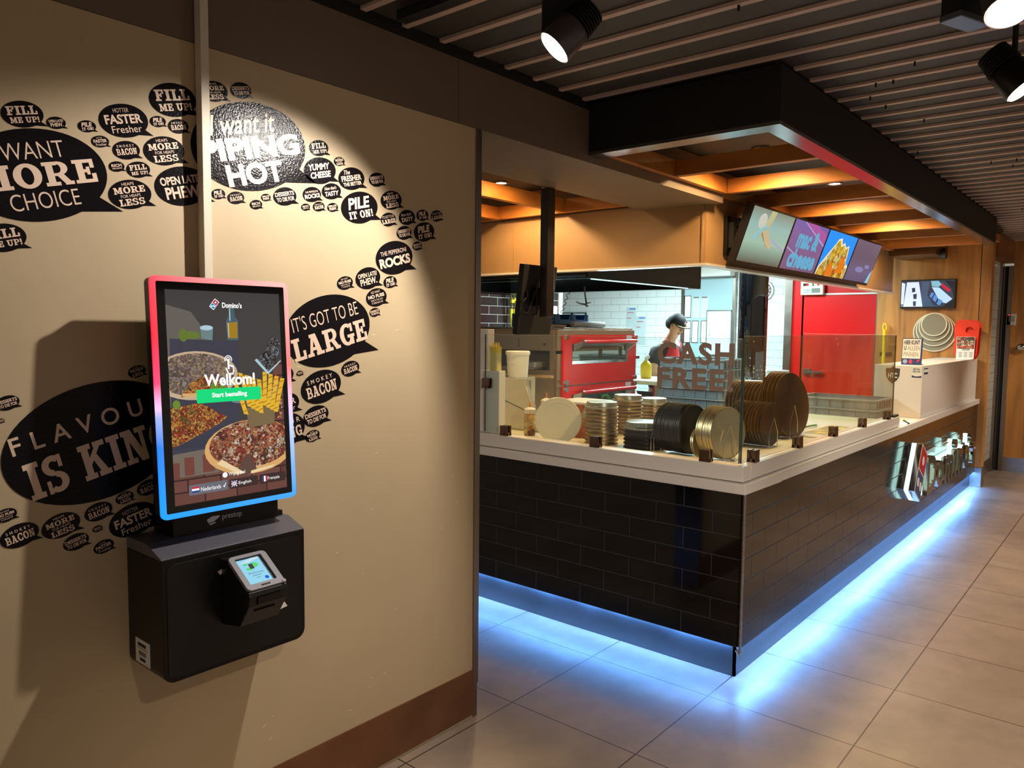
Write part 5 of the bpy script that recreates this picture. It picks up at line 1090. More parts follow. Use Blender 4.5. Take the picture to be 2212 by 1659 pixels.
tag(build('wall_shelf', MB().box(10.12, 10.268, .2, 1.02, 1.415, 1.44), WOODW, None, .003), 'wooden shelf on the far wood wall beyond the right edge', 'shelf')

# ------------------------------------------------------------------ kitchen behind the counter
pl = thing('pillar', 'glossy round black pillar in the kitchen', 'pillar', (7.75, 3.232, 0))
GLB = mat('gloss_black_wrap', (7, 7, 9), .05, spec=.9, bump=.12, bscale=5)
build('shaft', MB().cyl((7.75, 3.232, .002), (7.75, 3.232, 2.62), .148, n=40), GLB, pl)
a = MB(); rr = random.Random(9)
for i in range(46):
    an = rr.uniform(-2.9, -1.3); z = 1.02+abs(rr.gauss(0, .16)); s_ = rr.uniform(.0015, .006)
    c = Vector((7.75+.1485*math.cos(an), 3.232+.1485*math.sin(an), z)); a.ball(c, s_, 6, 4)
tag(build('splashes', a, mat('dough_splash', (226, 206, 170), .6), pl), 'pale flour splashes on the pillar', kind='stuff')
ck = thing('wall_clock', 'round black wall clock with white numerals half hidden by the pillar', 'clock', (9.6, 3.862, 2.085))
M = Matrix.Rotation(-PI/2, 3, 'Y'); build('rim', MB().lathe([(.105, 0), (.105, .03), (.125, .03), (.13, .015), (.13, 0)], (9.599, 3.862, 2.085), 40, M), STEEL, ck); build('face', MB().lathe([(0, .02), (.106, .02)], (9.599, 3.862, 2.085), 40, M), mat('clock_black', (18, 18, 20), .4), ck)
a = MB()
for k in range(12):
    an = 2*PI*k/12; put_text(a, str(k if k else 12), 'bold', 0, 0, 1, 1, lambda u, v: (9.578, 3.862-(.08*math.sin(an)+u*.02*(1.4 if k in (0, 10, 11) else 1)), 2.085+.08*math.cos(an)+v*.026))
build('numerals', a, PAPER, ck); build('hands', MB().box(9.576, 9.578, 3.858, 3.866, 2.085, 2.145).box(9.576, 9.578, 3.80, 3.862, 2.081, 2.088), PAPER, ck)
# steel door with framed sheets, white board
sd = struct('door_3', MB().box(9.56, 9.598, 4.25, 4.96, .1, 2.42), mat('pale_steel_door', (176, 204, 210), .22, .2), 'pale steel cold store door in the kitchen back wall', 'door')
build('frame', MB().box(9.54, 9.6, 4.955, 5.0, 0, 2.46).box(9.54, 9.6, 4.225, 4.26, 0, 2.46).box(9.54, 9.6, 4.225, 5.0, 2.42, 2.47), STEELV, sd)
build('roller_box', MB().box(9.40, 9.56, 4.24, 4.98, 2.28, 2.40), WPLAST, sd)
for i, (y, z, w_, h_, lb) in enumerate(((4.905, 1.89, .10, .30, 'upper left framed sheet on the steel door'), (4.905, 1.55, .10, .30, 'middle left framed sheet on the steel door'), (4.79, 1.55, .10, .30, 'framed sheet in the middle of the steel door'), (4.655, 1.55, .10, .30, 'right framed sheet on the steel door'), (4.905, 1.21, .10, .30, 'lowest framed sheet on the steel door'))):
    t = thing('document_frame', lb, 'frame', (9.55, y, z), 0, 'framed sheets on the steel door')
    build('border', MB().ring([(9.552, y+s*w_/2, z+k*h_/2) for s, k in ((-1, -1), (1, -1), (1, 1), (-1, 1))], [(9.552, y+s*(w_/2-.008), z+k*(h_/2-.008)) for s, k in ((-1, -1), (1, -1), (1, 1), (-1, 1))]), PRINT, t)
    build('sheet', MB().box(9.554, 9.559, y-w_/2, y+w_/2, z-h_/2, z+h_/2), PAPER, t)
    a = MB()
    for k in range(5): a.poly([(9.5535, y+.02, z+.08-.035*k), (9.5535, y-.028+.01*(k % 2), z+.08-.035*k), (9.5535, y-.028+.01*(k % 2), z+.084-.035*k), (9.5535, y+.02, z+.084-.035*k)])
    build('lines', a, mat('grey_print', (136, 132, 132), .6), t)
for y, lb in ((4.78, 'loose sheet clipped left on the steel door top'), (4.66, 'loose sheet clipped right on the steel door top')):
    t = thing('paper_sheet', lb, 'paper', (9.55, y, 1.9)); build('sheet', MB().box(9.556, 9.559, y-.05, y+.05, 1.74, 2.02), mat('pale_blue_paper', (196, 212, 214), .5), t); build('clip', MB().box(9.55, 9.556, y-.04, y+.04, 2.005, 2.02), STEEL, t)
    a = MB()
    for k in range(8): a.box(9.5548, 9.5558, y-.03+.01*(k % 3), y+.03, 1.96-.025*k, 1.963-.025*k)
    build('lines', a, mat('grey_print', (136, 132, 132), .6), t)
wb = thing('white_board', 'pale blue white board hanging on the steel door', 'board', (9.5, 4.42, 1.5)); build('panel', MB().box(9.51, 9.535, 4.265, 4.6, 1.25, 1.83), mat('pale_board', (200, 222, 236), .18), wb, .003); build('edge', MB().box(9.506, 9.54, 4.262, 4.603, 1.825, 1.84).box(9.506, 9.54, 4.595, 4.605, 1.25, 1.83), STEEL, wb)
a = MB(); put_text(a, 'A', 'thin', 0, 0, 1, 1, lambda u, v: (9.5085, 4.555-u*.03, 1.53+v*.12)); build('drawing', a, mat('grey_print', (136, 132, 132), .6), wb)
for i, (y, z, lb) in enumerate(((5.66, 1.62, 'notice sheet with red lines on the tiled wall left of the worker'), (5.82, 1.75, 'notice sheet with blue heading beside the blue crates'))):
    t = thing('notice_sheet', lb, 'notice', (9.59, y, z)); build('sheet', MB().box(9.594, 9.598, y-.08, y+.08, z-.26, z+.14), mat('pale_blue_paper', (196, 212, 214), .5), t)
    a = MB().box(9.592, 9.594, y-.07, y+.03, z+.11, z+.125); build('blue_heading', a, mat('blue_print', (70, 110, 190), .6), t); build('red_lines', MB().box(9.592, 9.594, y-.04, y+.06, z+.06, z+.07).box(9.592, 9.594, y+.0, y+.07, z-.02, z-.01), mat('red_print', (206, 80, 90), .6), t)
for y, lb in ((6.98, 'dark framed pale panel low on the tiled wall behind the oven, left'), (6.72, 'dark framed pale panel low on the tiled wall behind the oven, right')):
    t = thing('wall_panel', lb, 'panel', (9.58, y, 1.65)); build('border', MB().box(9.57, 9.598, y-.12, y+.12, 1.45, 1.82), PRINT, t); build('sheet', MB().box(9.566, 9.57, y-.105, y+.105, 1.46, 1.805), mat('pale_blue_paper', (196, 212, 214), .5), t)
# oven
ov = thing('pizza_oven', 'double deck red enamelled pizza oven with steel side', 'oven', (5.14, 3.9, 0))
X0, X1, YF, YB = 4.60, 5.70, 3.42, 4.5
OST = steel_mat('oven_side_steel', (176, 156, 130), .36)
build('body', MB().box(X0, X1, YF, YB, .45, 1.385).box(X0, X1, YF, YB, 1.41, 1.57), OST, ov, .003)
build('side_panel', MB().box(X0-.02, X0, YF+.02, YB, 1.41, 1.556).box(X0-.02, X0, YF+.02, YF+.06, .6, 1.41).box(X0-.02, X0, YF+.06, YB, .6, 1.262), OST, ov, .002)
build('dark_recess', MB().box(X0-.003, X0+.003, YF+.06, YB, 1.262, 1.41), MATTEBLACK, ov)
build('side_tray', MB().box(X0-.16, X0+.02, YF+.10, YF+.34, 1.285, 1.325).box(X0-.15, X0+.02, YF+.12, YF+.5, 1.272, 1.282), STEEL, ov, .002)
a = MB(); 
for dz in (0, .012, .024): a.box(X0-.022, X0-.02, YF+.085, YF+.09, 1.45+dz, 1.455+dz)
a.box(X0-.022, X0-.02, YF+.10, YF+.12, 1.45, 1.465).box(X0-.022, X0-.02, YF+.08, YF+.085, 1.52, 1.525).box(X0-.022, X0-.02, YF+.11, YF+.115, 1.52, 1.525).box(X0-.022, X0-.02, YF+.36, YF+.365, 1.43, 1.5)
build('print', a, PRINT, ov)
build('side_ledge', MB().box(X0-.05, X0-.02, YF+.02, YB, 1.205, 1.225), wood_mat('side_wood', (150, 120, 80), (186, 156, 110), (1, 1, 6), .4, False), ov)
build('top_vent', MB().box(X0+.1, X1, YF+.02, YB, 1.57, 1.585), STEEL, ov, .002)
for k, z0 in enumerate((1.148, .755)):
    z1 = z0+.38; wx0, wx1, wz0, wz1 = 4.763, 5.565, z0+.157, z0+.315
    d = build('deck_door', MB().ring([(X0+.06, YF-.018, z0), (X1, YF-.018, z0), (X1, YF-.018, z1), (X0+.06, YF-.018, z1)], [(wx0, YF-.018, wz0), (wx1, YF-.018, wz0), (wx1, YF-.018, wz1), (wx0, YF-.018, wz1)]).box(X0+.062, X1-.002, YF-.016, YF-.012, z0+.002, wz0).box(X0+.062, X1-.002, YF-.016, YF-.012, wz1, z1-.002).box(X0+.062, wx0, YF-.016, YF-.012, wz0, wz1).box(wx1, X1-.002, YF-.016, YF-.012, wz0, wz1)
      .ring([(X0+.06, YF-.018, z0), (X1, YF-.018, z0), (X1, YF-.018, z1), (X0+.06, YF-.018, z1)], [(X0+.06, YF, z0), (X1, YF, z0), (X1, YF, z1), (X0+.06, YF, z1)]), RED, ov)
    build('window_frame', MB().ring([(wx0, YF-.02, wz0), (wx1, YF-.02, wz0), (wx1, YF-.02, wz1), (wx0, YF-.02, wz1)], [(wx0+.012, YF-.008, wz0+.022), (wx1-.012, YF-.008, wz0+.022), (wx1-.012, YF-.008, wz1-.02), (wx0+.012, YF-.008, wz1-.02)]), STEEL, d)
    build('window', MB().box(wx0+.01, wx1-.01, YF-.008, YF-.004, wz0+.02, wz1-.018), mat('oven_glass', (120, 128, 120), .05, .9, spec=.8), d)
    build('inner_shelves', MB().box(wx0+.02, wx1-.02, YF-.0095, YF-.0085, wz0+.045, wz0+.052).box(wx0+.02, wx1-.02, YF-.0095, YF-.0085, wz0+.10, wz0+.106).box(5.14, 5.19, YF-.0095, YF-.0085, wz0+.03, wz0+.13).box(5.44, 5.49, YF-.0095, YF-.0085, wz0+.05, wz0+.13), mat('shelf_dark', (92, 86, 70), .3, .8), d)
    hd = build('handle', MB().cyl((wx0+.08, YF-.062, wz1+.015), (wx1+.055, YF-.062, wz1+.015), .017, n=14), RED, d)
    build('handle_bracket', MB().prism([(wx0+.02, YF-.018, wz1-.005), (wx0+.02, YF-.018, wz1-.06), (wx0+.09, YF-.07, wz1+.0), (wx0+.09, YF-.07, wz1+.025)], (.02, 0, 0)).cyl((wx0+.075, YF-.062, wz1+.015), (wx0+.1, YF-.062, wz1+.015), .0185, n=14).prism([(wx1-.02, YF-.018, wz1-.005), (wx1-.02, YF-.018, wz1-.07), (wx1+.04, YF-.07, wz1+.0), (wx1+.04, YF-.07, wz1+.02)], (.012, 0, 0)), STEEL, hd)
    for x in (X0+.075, X1-.03):
        for z in (z0+.022, z1-.018): build('knob', MB().cyl((x, YF-.018, z), (x, YF-.04, z), .019, n=18), CHROME, d)
    build('rating_label', MB().box(X1-.16, X1-.075, YF-.0195, YF-.018, z1-.055, z1-.005), mat('silver_label', (196, 196, 190), .4), d)
build('base', MB().box(X0+.05, X1-.05, YF+.05, YB-.05, .002, .45), BLACKM, ov)
build('side_conveyor', MB().box(X1, X1+.16, YF+.04, YF+.3, 1.32, 1.345), mat('dark_red_metal', (120, 24, 24), .35), ov, .002)
# things on the oven
BLUEP = mat('blue_crate_plastic', (36, 104, 160), .4)
for i, (x, lb) in enumerate(((5.12, 'left blue crate on the oven, with a red pack and a white label'), (5.37, 'middle blue crate on the oven, with a cream card'), (5.60, 'right blue crate on the oven beside the coiled cable'))):
    t = thing('blue_crate', lb, 'crate', (x, 4.02, 1.586), 0, 'blue crates on the oven'); w_ = .11 if i else .12
    m = MB().box(x-w_, x+w_, 3.92, 4.2, 1.586, 1.592)
    for s_ in (-1, 1): m.box(x+s_*w_-.006, x+s_*w_+.006, 3.92, 4.2, 1.586, 1.70)
    m.box(x-w_, x+w_, 4.195, 4.207, 1.586, 1.70)
    m.prism([(x+a_, 3.92, z) for a_, z in ((-w_, 1.586), (w_, 1.586), (w_, 1.70), (w_-.03, 1.70), (w_-.05, 1.655), (-w_+.05, 1.655), (-w_+.03, 1.70), (-w_, 1.70))], (0, .008, 0))
    build('body', m, BLUEP, t)
    build('ribs', MB().box(x-w_-.008, x-w_+.016, 3.914, 3.92, 1.586, 1.70).box(x+w_-.016, x+w_+.008, 3.914, 3.92, 1.586, 1.70).box(x-w_, x+w_, 3.913, 3.92, 1.64, 1.648), BLUEP, t)
    if i == 0:
        tag(build('red_pack', MB().box(x-.07, x+.07, 3.98, 4.1, 1.592, 1.69), mat('dark_red_pack', (140, 40, 36), .5)), 'dark red pack sticking out of the left blue crate', 'pack'); build('label', MB().box(x-.06, x+.01, 3.911, 3.9135, 1.60, 1.645), PAPER, t)
    if i == 1: tag(build('cream_card', MB().prism([(x-.02, 4.0, 1.6), (x+.05, 4.0, 1.6), (x+.03, 4.0, 1.705), (x-.02, 4.0, 1.70)], (0, .004, 0)), mat('cream_card', (216, 198, 160), .6)), 'cream card standing in the middle blue crate', 'card')
t = thing('paper_roll', 'long white wrapped roll lying on the oven front edge', 'roll', (5.45, 3.75, 1.586)); build('roll', MB().cyl((5.22, 3.74, 1.612), (5.70, 3.74, 1.612), .026, n=16), WPLAST, t)
t = thing('steel_tray', 'steel tray with dark handle lying on the oven top left', 'tray', (4.98, 3.8, 1.586)); build('body', MB().box(4.86, 5.12, 3.72, 3.95, 1.586, 1.61), STEEL, t, .003); build('dark_grip', MB().box(5.12, 5.20, 3.74, 3.8, 1.59, 1.615), MATTEBLACK, t)
hp = [(5.1+.30*i/60, 3.9-.02, 1.60+.012*math.sin(i*1.3)) for i in range(61)]
tag(build('coiled_cable', MB().tube(hp, .003, 5), MATTEBLACK), 'dark coiled cable lying along the front of the blue crates', 'cable')
hp = [(5.46+.02*math.sin(i*.55)+.16*(i/70), 4.05, 1.64+.30*i/70) for i in range(71)]
tag(build('coiled_cable', MB().tube(hp, .0032, 5), MATTEBLACK), 'dark coiled cable hanging from the hood to the right blue crate', 'cable')
tag(build('hanging_cable', MB().tube([(4.74, 3.72, 1.60), (4.78, 3.75, 1.66), (4.83, 3.8, 1.75), (4.85, 3.8, 1.95)], .005, 6).tube([(4.86, 3.76, 1.60), (4.83, 3.8, 1.75), (4.83, 3.8, 1.95)], .004, 6), MATTEBLACK), 'pair of dark cables hanging from the hood at the left of the oven', 'cable')
hkp = thing('ceiling_hook', 'grey anchor shaped hook hanging under the hood', 'hook', (5.4, 3.7, 1.9)); build('hook', MB().tube([(5.34, 3.7, 1.93), (5.35, 3.7, 1.87), (5.37, 3.7, 1.80), (5.38, 3.7, 1.762)], [.007, .006, .008, .006], 8).tube([(5.22, 3.7, 1.80), (5.28, 3.7, 1.785), (5.36, 3.7, 1.78), (5.40, 3.7, 1.765)], [.003, .006, .01, .004], 8).tube([(5.37, 3.7, 1.79), (5.41, 3.7, 1.795), (5.44, 3.7, 1.80)], [.008, .005, .003], 8), mat('hook_grey', (92, 92, 88), .4), hkp)
# hood
ho = thing('extractor_hood', 'black extractor hood with a thin light strip over the oven', 'hood', (5.2, 3.9, 1.92))
build('front_skirt', MB().box(4.44, 6.17, 3.05, 3.07, 1.932, 2.45), SKIRT, ho); build('end_skirt', MB().box(6.15, 6.17, 3.07, 5.2, 1.932, 2.45), BLACKM, ho); build('rear_skirt', MB().box(4.44, 6.17, 5.2, 5.22, 1.92, 2.45).box(4.44, 4.46, 3.07, 5.2, 1.95, 2.45), BLACKM, ho)
build('rim', MB().ring([(4.44, 3.05, 1.93), (6.17, 3.05, 1.93), (6.17, 5.22, 1.93), (4.44, 5.22, 1.93)], [(4.5, 3.1, 1.93), (6.06, 3.1, 1.93), (6.06, 5.1, 1.93), (4.5, 5.1, 1.93)]), BLACKM, ho)
build('light_strip', MB().box(4.5, 5.95, 3.056, 3.066, 1.924, 1.931), glow('strip_cool', (200, 240, 240), 1.6), ho)
ff_ = MB()
for i in range(14): y = 3.3+.13*i; ff_.prism([(4.5, y, 2.16), (4.5, y+.07, 2.1), (4.5, y+.075, 2.105), (4.5, y+.005, 2.165)], (1.5, 0, 0))
build('filters', ff_, mat('filter_steel', (120, 112, 96), .35, .8), ho)
# hung monitor
mo = thing('hung_monitor', 'monitor seen from behind, hung on a dark pole from the header', 'monitor', (3.36, 2.577, 1.63))
build('pole', MB().box(3.325, 3.392, 2.552, 2.602, 1.64, 2.339), mat('dark_bronze_pole', (44, 34, 30), .35, .3), mo, .003)
Mr = Matrix.Rotation(math.radians(7), 3, 'X')
build('casing', MB().obox((3.368, 2.665, 1.735), (.30, .035, .385), Mr), MATTEBLACK, mo, .004)
build('bracket', MB().box(3.30, 3.40, 2.60, 2.648, 1.70, 1.80).box(3.25, 3.30, 2.63, 2.648, 1.74, 1.78), BLACKM, mo, .003)
build('cables', MB().tube([(3.33, 2.6, 1.87), (3.29, 2.62, 1.74), (3.24, 2.62, 1.66), (3.20, 2.62, 1.67), (3.20, 2.62, 1.72), (3.24, 2.63, 1.74)], .0055, 8).tube([(3.31, 2.625, 1.72), (3.34, 2.625, 1.69), (3.33, 2.625, 1.655), (3.27, 2.625, 1.648), (3.25, 2.63, 1.67)], .004, 6), BLACK, mo)
build('plugs', MB().box(3.405, 3.425, 2.63, 2.645, 1.785, 1.8).box(3.405, 3.425, 2.63, 2.645, 1.72, 1.735), glow('plug_glow', (180, 190, 230), .6), mo)  # plugs given a glow of their own in place of light falling on them
# gas hoses on the black tiles
YH = mat('yellow_hose', (232, 206, 10), .4)
gh = thing('gas_hoses', 'pair of yellow gas hoses with brass valves on the black tiles', 'hoses', (6.8, 5.86, 1.5))
BRS = mat('aged_brass', (120, 104, 60), .35, .9)
for k, dx in enumerate((0, .06)):
    build('hose', MB().tube([(6.93+dx, 5.84, 1.80), (6.93+dx, 5.84, 1.72), (6.945+dx*.4, 5.84, 1.62), (6.95+dx*.3, 5.84, 1.3)], .017, 8), YH, gh)
    build('pipe', MB().tube([(6.72+dx, 5.88, 2.0), (6.82+dx, 5.85, 2.0), (6.90+dx, 5.84, 1.97), (6.93+dx, 5.84, 1.90), (6.93+dx, 5.84, 1.79)], .012, 8), BRS, gh); build('valve', MB().box(6.905+dx, 6.955+dx, 5.81, 5.84, 1.87+.02*k, 1.91+.02*k), YH, gh, .006)
tag(build('wall_notes', MB().box(7.70, 7.9, 5.89, 5.897, 1.58, 1.86), PAPER), 'curled paper notes taped at the edge of the black tiles', 'paper')
# low stainless back table with squeeze bottle, dough trays, work table
wt = thing('work_table', 'steel work table with pale board top beside the tray pile', 'table', (6.3, 3.5, 0))
build('top', MB().box(5.95, 6.6, 3.3, 4.0, 1.085, 1.12), wood_mat('board_top', (206, 190, 150), (228, 214, 176), (1, 4, 1), .5, False), wt, .003); build('shelf', MB().box(5.98, 6.58, 3.33, 3.95, .55, .57), STEEL, wt)
for x in (6.0, 6.55):
    for y in (3.35, 3.95): build('leg', MB().box(x-.02, x+.02, y-.02, y+.02, .002, 1.085), STEEL, wt)
t = thing('oil_bottle', 'clear bottle of yellow oil on the work table', 'bottle', (6.3, 3.64, 1.12)); build('body', MB().lathe([(0, .001), (.048, .001), (.052, .01), (.052, .125), (.03, .155), (.016, .165), (.016, .18), (0, .18)], (6.28, 3.635, 1.121), 24), mat('oil_yellow', (232, 190, 24), .2), t); build('neck', MB().lathe([(.0165, .155), (.0165, .2), (0, .2)], (6.28, 3.635, 1.121), 16), mat('clear_cap', (214, 220, 190), .3), t)
tx = thing('dough_tray', 'grey dough tray in the tall pile by the worker, below the top one', 'tray', (5.9+.2, 2.99, .1), 0, 'tall pile of grey dough trays')
tray_mesh(.4, .6, .08, tx)
for i in range(1, 15):
    o = dup(tx); o.location = (6.1+.004*math.sin(i*2.1), 2.99+.006*math.sin(i*1.3), .1+.0825*i)
    if i == 14: tag(o, 'topmost grey dough tray of the tall pile before the worker')
do = thing('tray_dolly', 'low dark dolly under the tall pile of grey trays', 'dolly', (6.1, 2.99, .0)); build('deck', MB().box(5.9, 6.3, 2.7, 3.28, .07, .098), BLACK, do)
for x in (5.95, 6.25):
    for y in (2.76, 3.22): build('wheel', MB().cyl((x, y-.012, .037), (x, y+.012, .037), .035, n=16), MATTEBLACK, do)
mt = thing('make_table', 'pale work counter in front of the worker behind the tray pile', 'table', (7.0, 3.3, 0)); build('top', MB().box(6.75, 7.5, 3.0, 3.48, 1.04, 1.075), WPLAST, mt, .003); build('body', MB().box(6.8, 7.45, 3.03, 3.45, .002, 1.04), STEEL, mt)
t = thing('yellow_pot', 'short yellow pot on the work counter before the worker', 'pot', (6.82, 3.42, 1.075)); build('body', MB().lathe([(0, .001), (.04, .001), (.044, .08), (.044, .1), (0, .1)], (6.82, 3.43, 1.076), 20), YEL, t)
t = thing('scale_dish', 'yellow dish on a white platform on the work counter', 'dish', (6.95, 3.05, 1.075)); build('platform', MB().box(6.8, 7.1, 3.01, 3.34, 1.076, 1.112), WPLAST, t, .004); build('dish', MB().lathe([(0, .0), (.09, 0), (.1, .014), (0, .014)], (6.9, 3.12, 1.112), 24).lathe([(0, .014), (.05, .014), (.035, .05), (0, .055)], (6.9, 3.12, 1.112), 16), mat('pale_yellow', (236, 222, 100), .5), t)
t = thing('white_tub', 'white plastic tub standing right of the pillar behind the plates', 'tub', (7.3, 2.80, .9)); build('body', MB().lathe([(0, .0), (.085, 0), (.105, .2), (.11, .2), (.11, .215), (.0, .215)], (7.3, 2.78, .98), 28), WPLAST, t); 
t = thing('side_table', 'steel side table under the white tub', 'table', (7.3, 2.78, 0)); build('top', MB().box(7.05, 7.55, 2.55, 2.98, .95, .978), STEEL, t, .003)
for x in (7.1, 7.5):
    for y in (2.6, 2.93): build('leg', MB().box(x-.015, x+.015, y-.015, y+.015, .002, .95), STEEL, t)
# ------------------------------------------------------------------ the worker
def skin_body(name, pts, edges, rad, m, parent, lev=2, root=0, place=None):
    me = bpy.data.meshes.new(name); me.from_pydata([Vector(p) for p in pts], edges, []); o = bpy.data.objects.new(name+'_skin', me); COL.objects.link(o)
    md = o.modifiers.new('skin', 'SKIN'); md.use_smooth_shade = True; md.branch_smoothing = .6
    for i, r in enumerate(rad):
        sv = me.skin_vertices[0].data[i]; sv.radius = r if isinstance(r, tuple) else (r, r); sv.use_root = (i == root)
    sb = o.modifiers.new('sub', 'SUBSURF'); sb.levels = lev; sb.render_levels = lev
    dg = bpy.context.evaluated_depsgraph_get(); dg.update(); m2 = bpy.data.meshes.new_from_object(o.evaluated_get(dg)); bpy.data.objects.remove(o)
    m2.materials.clear(); m2.materials.append(m)
    for p in m2.polygons: p.use_smooth = True
    ob = bpy.data.objects.new(name, m2); COL.objects.link(ob); ob.parent = parent; return ob
SKIN = mat('skin', (214, 164, 134), .5, bump=.03, bscale=60); SHIRT = mat('black_shirt', (30, 28, 32), .75, bump=.2, bscale=30); APRON = mat('red_apron', (214, 30, 44), .65, bump=.15, bscale=25); TROUS = mat('dark_trousers', (28, 27, 32), .8)
pe = thing('person', 'person in black cap, black shirt and red apron, head bowed, working with both hands', 'person', (6.98, 3.86, 0), math.radians(-8))
# local frame: faces -y, own right side is -x
P_ = [(0, .02, .92), (0, .01, 1.06), (0, -.03, 1.22), (0, -.05, 1.36), (0, -.085, 1.45), (0, -.12, 1.515),       # pelvis .. neck
      (0, -.165, 1.555), (0, -.158, 1.62), (0, -.135, 1.672),                                                      # jaw, skull, crown
      (-.17, -.05, 1.375), (-.235, -.075, 1.25), (-.255, -.115, 1.125), (-.19, -.23, 1.115), (-.095, -.345, 1.13), (-.06, -.385, 1.125),   # right arm
      (.17, -.05, 1.375), (.235, -.085, 1.25), (.25, -.13, 1.12), (.19, -.25, 1.105), (.11, -.37, 1.105), (.085, -.42, 1.10),      # left arm
      (-.095, .02, .86), (-.105, .0, .5), (-.105, .03, .1), (-.11, -.1, .035), (.095, .02, .86), (.105, .02, .5), (.105, .04, .1), (.11, -.09, .035)]
E_ = [(0, 1), (1, 2), (2, 3), (3, 4), (4, 5), (5, 6), (6, 7), (7, 8), (3, 9), (9, 10), (10, 11), (11, 12), (12, 13), (13, 14), (3, 15), (15, 16), (16, 17), (17, 18), (18, 19), (19, 20), (0, 21), (21, 22), (22, 23), (23, 24), (0, 25), (25, 26), (26, 27), (27, 28)]
R_ = [(.15, .11), (.145, .1), (.16, .11), (.165, .1), .06, .053, (.062, .058), (.078, .086), (.062, .07), .062, .05, .042, .038, .028, (.036, .018), .062, .05, .042, .038, .028, (.036, .018), .085, .055, .04, .04, .085, .055, .04, .04]
def fingers(base, palm, dirv, side, up):
    """five separate bent fingers rooted in the palm"""
    b = Vector(palm); d = Vector(dirv).normalized(); s = Vector(side).normalized(); u = Vector(up).normalized()
    for k, (off, ln) in enumerate(((-.027, .062), (-.009, .072), (.009, .068), (.026, .054))):
        a = b+d*.02+s*off; i0 = len(P_)
        P_.extend([tuple(a+d*.022), tuple(a+d*(.022+ln*.45)-u*.006), tuple(a+d*(.022+ln*.78)-u*.03)]); R_.extend([.0095, .0085, .0075]); E_.extend([(base, i0), (i0, i0+1), (i0+1, i0+2)])
    i0 = len(P_); a = b-s*.035-d*.01; P_.extend([tuple(a), tuple(a-s*.012+d*.03-u*.012), tuple(a-s*.002+d*.052-u*.022)]); R_.extend([.012, .010, .0085]); E_.extend([(base, i0), (i0, i0+1), (i0+1, i0+2)])
fingers(14, P_[14], (.35, -.85, -.2), (.92, .38, 0), (0, -.2, 1)); fingers(20, P_[20], (-.3, -.9, -.15), (-.95, .3, 0), (0, -.2, 1))
skin_body('body', P_, E_, R_, SKIN, pe)
hc = Vector((0, -.158, 1.615)); tilt = Matrix.Rotation(math.radians(24), 3, 'X')      # head bowed forward
def hd(v): return hc + tilt @ Vector(v)
fm = MB(); fm.ball(hd((0, -.088, -.012)), (.012, .017, .02), 10, 7).ball(hd((0, -.094, -.022)), (.014, .012, .009), 10, 7)
build('nose', fm, SKIN, pe, 0, False)
for s in (-1, 1):
    build('eye', MB().ball(hd((s*.031, -.078, .006)), (.013, .008, .007), 10, 7), mat('eye_white', (200, 190, 184), .3), pe, 0, False)
    build('ear', MB().ball(hd((s*.078, .0, -.008)), (.01, .018, .03), 10, 7), SKIN, pe, 0, False)
build('mouth', MB().ball(hd((0, -.078, -.055)), (.023, .01, .007), 10, 6), mat('lips', (168, 96, 88), .5), pe, 0, False)
build('brows', MB().ball(hd((-.031, -.083, .024)), (.018, .006, .004), 8, 5).ball(hd((.031, -.083, .024)), (.018, .006, .004), 8, 5), mat('dark_hair', (52, 38, 30), .7), pe, 0, False)
hp_ = MB()
for j in range(13): hp_.ball(hd((.077*math.cos(PI*j/12), .01+.078*math.sin(PI*j/12), -.002)), (.017, .018, .042), 8, 6)
build('hair', hp_, mat('dark_hair', (52, 38, 30), .7), pe, 0, False)
pr = [(.089*math.cos(t)*1.0, .035+.098*math.sin(t)) for t in [PI/2*i/8 for i in range(9)]]
cp = build('cap', MB().lathe([(r, z) for r, z in pr]+[(.0, .133)], hc, 28, tilt @ Matrix.Diagonal((1, 1.12, 1))), mat('black_cap', (34, 34, 38), .7), pe, 0, False)
bill = [(-.075, -.05), (-.07, -.1), (-.045, -.15), (0, -.168), (.045, -.15), (.07, -.1), (.075, -.05), (.04, -.082), (0, -.09), (-.04, -.082)]
build('peak', MB().prism([hd((x, y, .042-abs(x)*.25)) for x, y in bill], tilt @ Vector((0, 0, .006))), mat('black_cap', (34, 34, 38), .7), cp, 0, False)
build('peak_pattern', MB().prism([hd((x*.98, y*.99, .0495-abs(x)*.25)) for x, y in bill], tilt @ Vector((0, 0, .001))), spots_mat('peak_gold', [(206, 176, 110), (90, 84, 70), (220, 206, 150), (150, 110, 60), (226, 216, 190)], 55), cp, 0, False)
eb = [hd((x*.018-.0, -.104-.004, .078+z*.018)) for x, z in ((-1, -1), (1, -1), (1, 1), (-1, 1))]
em = lambda a, b: hd((a*.7-b*.7, -.1045, .078+a*.7+b*.7))
build('cap_emblem', MB().prism([em(-.02, -.011), em(.02, -.011), em(.02, .011), em(-.02, .011)], tilt @ Vector((0, .004, 0))), mat('emblem_pale', (226, 206, 210), .5), cp, 0, False)
build('cap_emblem_red', MB().prism([em(.001, -.009), em(.018, -.009), em(.018, .009), em(.001, .009)], tilt @ Vector((0, -.002, 0))), mat('emblem_red', (190, 60, 80), .5), cp, 0, False)
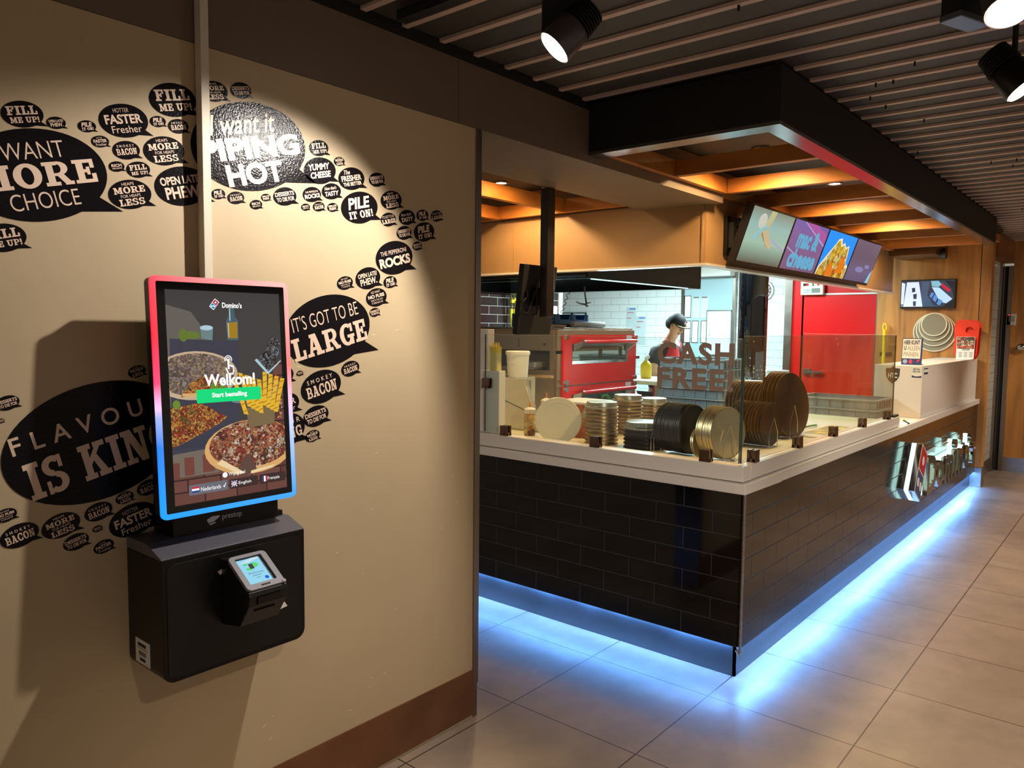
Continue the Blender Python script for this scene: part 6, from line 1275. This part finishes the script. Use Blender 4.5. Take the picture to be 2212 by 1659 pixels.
# clothes follow the body
si = [0, 1, 2, 3, 4, 9, 10, 15, 16]; mp_ = {k: i for i, k in enumerate(si)}
sr = {0: (.162, .122), 1: (.158, .113), 2: (.173, .124), 3: (.178, .114), 4: .072, 9: .076, 10: .068, 15: .076, 16: .068}
sp_ = [P_[k] for k in si]; sp_[mp_[10]] = (-.245, -.085, 1.20); sp_[mp_[16]] = (.243, -.095, 1.20); sp_[mp_[4]] = (0, -.075, 1.435)
skin_body('shirt', sp_, [(mp_[a], mp_[b]) for a, b in E_ if a in mp_ and b in mp_], [sr[k] for k in si], SHIRT, pe)
build('sleeve_badge', MB().prism([(-.322+.0, y, z) for y, z in ((-.08, 1.285), (-.05, 1.30), (-.06, 1.325), (-.09, 1.31))], (.01, 0, 0)), mat('emblem_pale', (226, 206, 210), .5), pe, 0, False)
ti_ = [0, 21, 22, 23, 25, 26, 27]; mq = {k: i for i, k in enumerate(ti_)}; trr = {0: (.158, .118), 21: .1, 22: .072, 23: .06, 25: .1, 26: .072, 27: .06}
skin_body('trousers', [P_[k] for k in ti_], [(mq[a], mq[b]) for a, b in E_ if a in mq and b in mq], [trr[k] for k in ti_], TROUS, pe)
for s in (-1, 1): build('shoe', MB().ball((s*.11, -.05, .046), (.048, .135, .045), 16, 10), BLACK, pe, 0, False)
ap = MB(); cols = 13; rows = [(1.40, .075, -.178), (1.33, .105, -.185), (1.24, .135, -.188), (1.15, .175, -.168), (1.05, .20, -.148), (.92, .205, -.145), (.75, .2, -.15), (.6, .2, -.15)]
vv = []
for z, hw, y0 in rows:
    for i in range(cols):
        t = -1+2*i/(cols-1); vv.append((hw*t, y0+.07*t*t*(hw/.16), z))
nr = len(rows); ap.add(vv+[(x, y+.006, z) for x, y, z in vv], [(r*cols+i, r*cols+i+1, (r+1)*cols+i+1, (r+1)*cols+i) for r in range(nr-1) for i in range(cols-1)]+[(nr*cols+r*cols+i, nr*cols+(r+1)*cols+i, nr*cols+(r+1)*cols+i+1, nr*cols+r*cols+i+1) for r in range(nr-1) for i in range(cols-1)], True)
apo = build('apron', ap, APRON, pe, 0, False)
def band(pts, wd):
    a = MB(); v = []
    for p in pts: v += [(p[0]-wd, p[1], p[2]), (p[0]+wd, p[1], p[2])]
    a.add(v, [(2*i, 2*i+1, 2*i+3, 2*i+2) for i in range(len(pts)-1)], True); return a
for s in (-1, 1): build('strap', band([(s*.07, -.182, 1.395), (s*.085, -.172, 1.43), (s*.085, -.14, 1.47), (s*.07, -.06, 1.497), (s*.05, .0, 1.49)], .014), APRON, apo, 0, False)
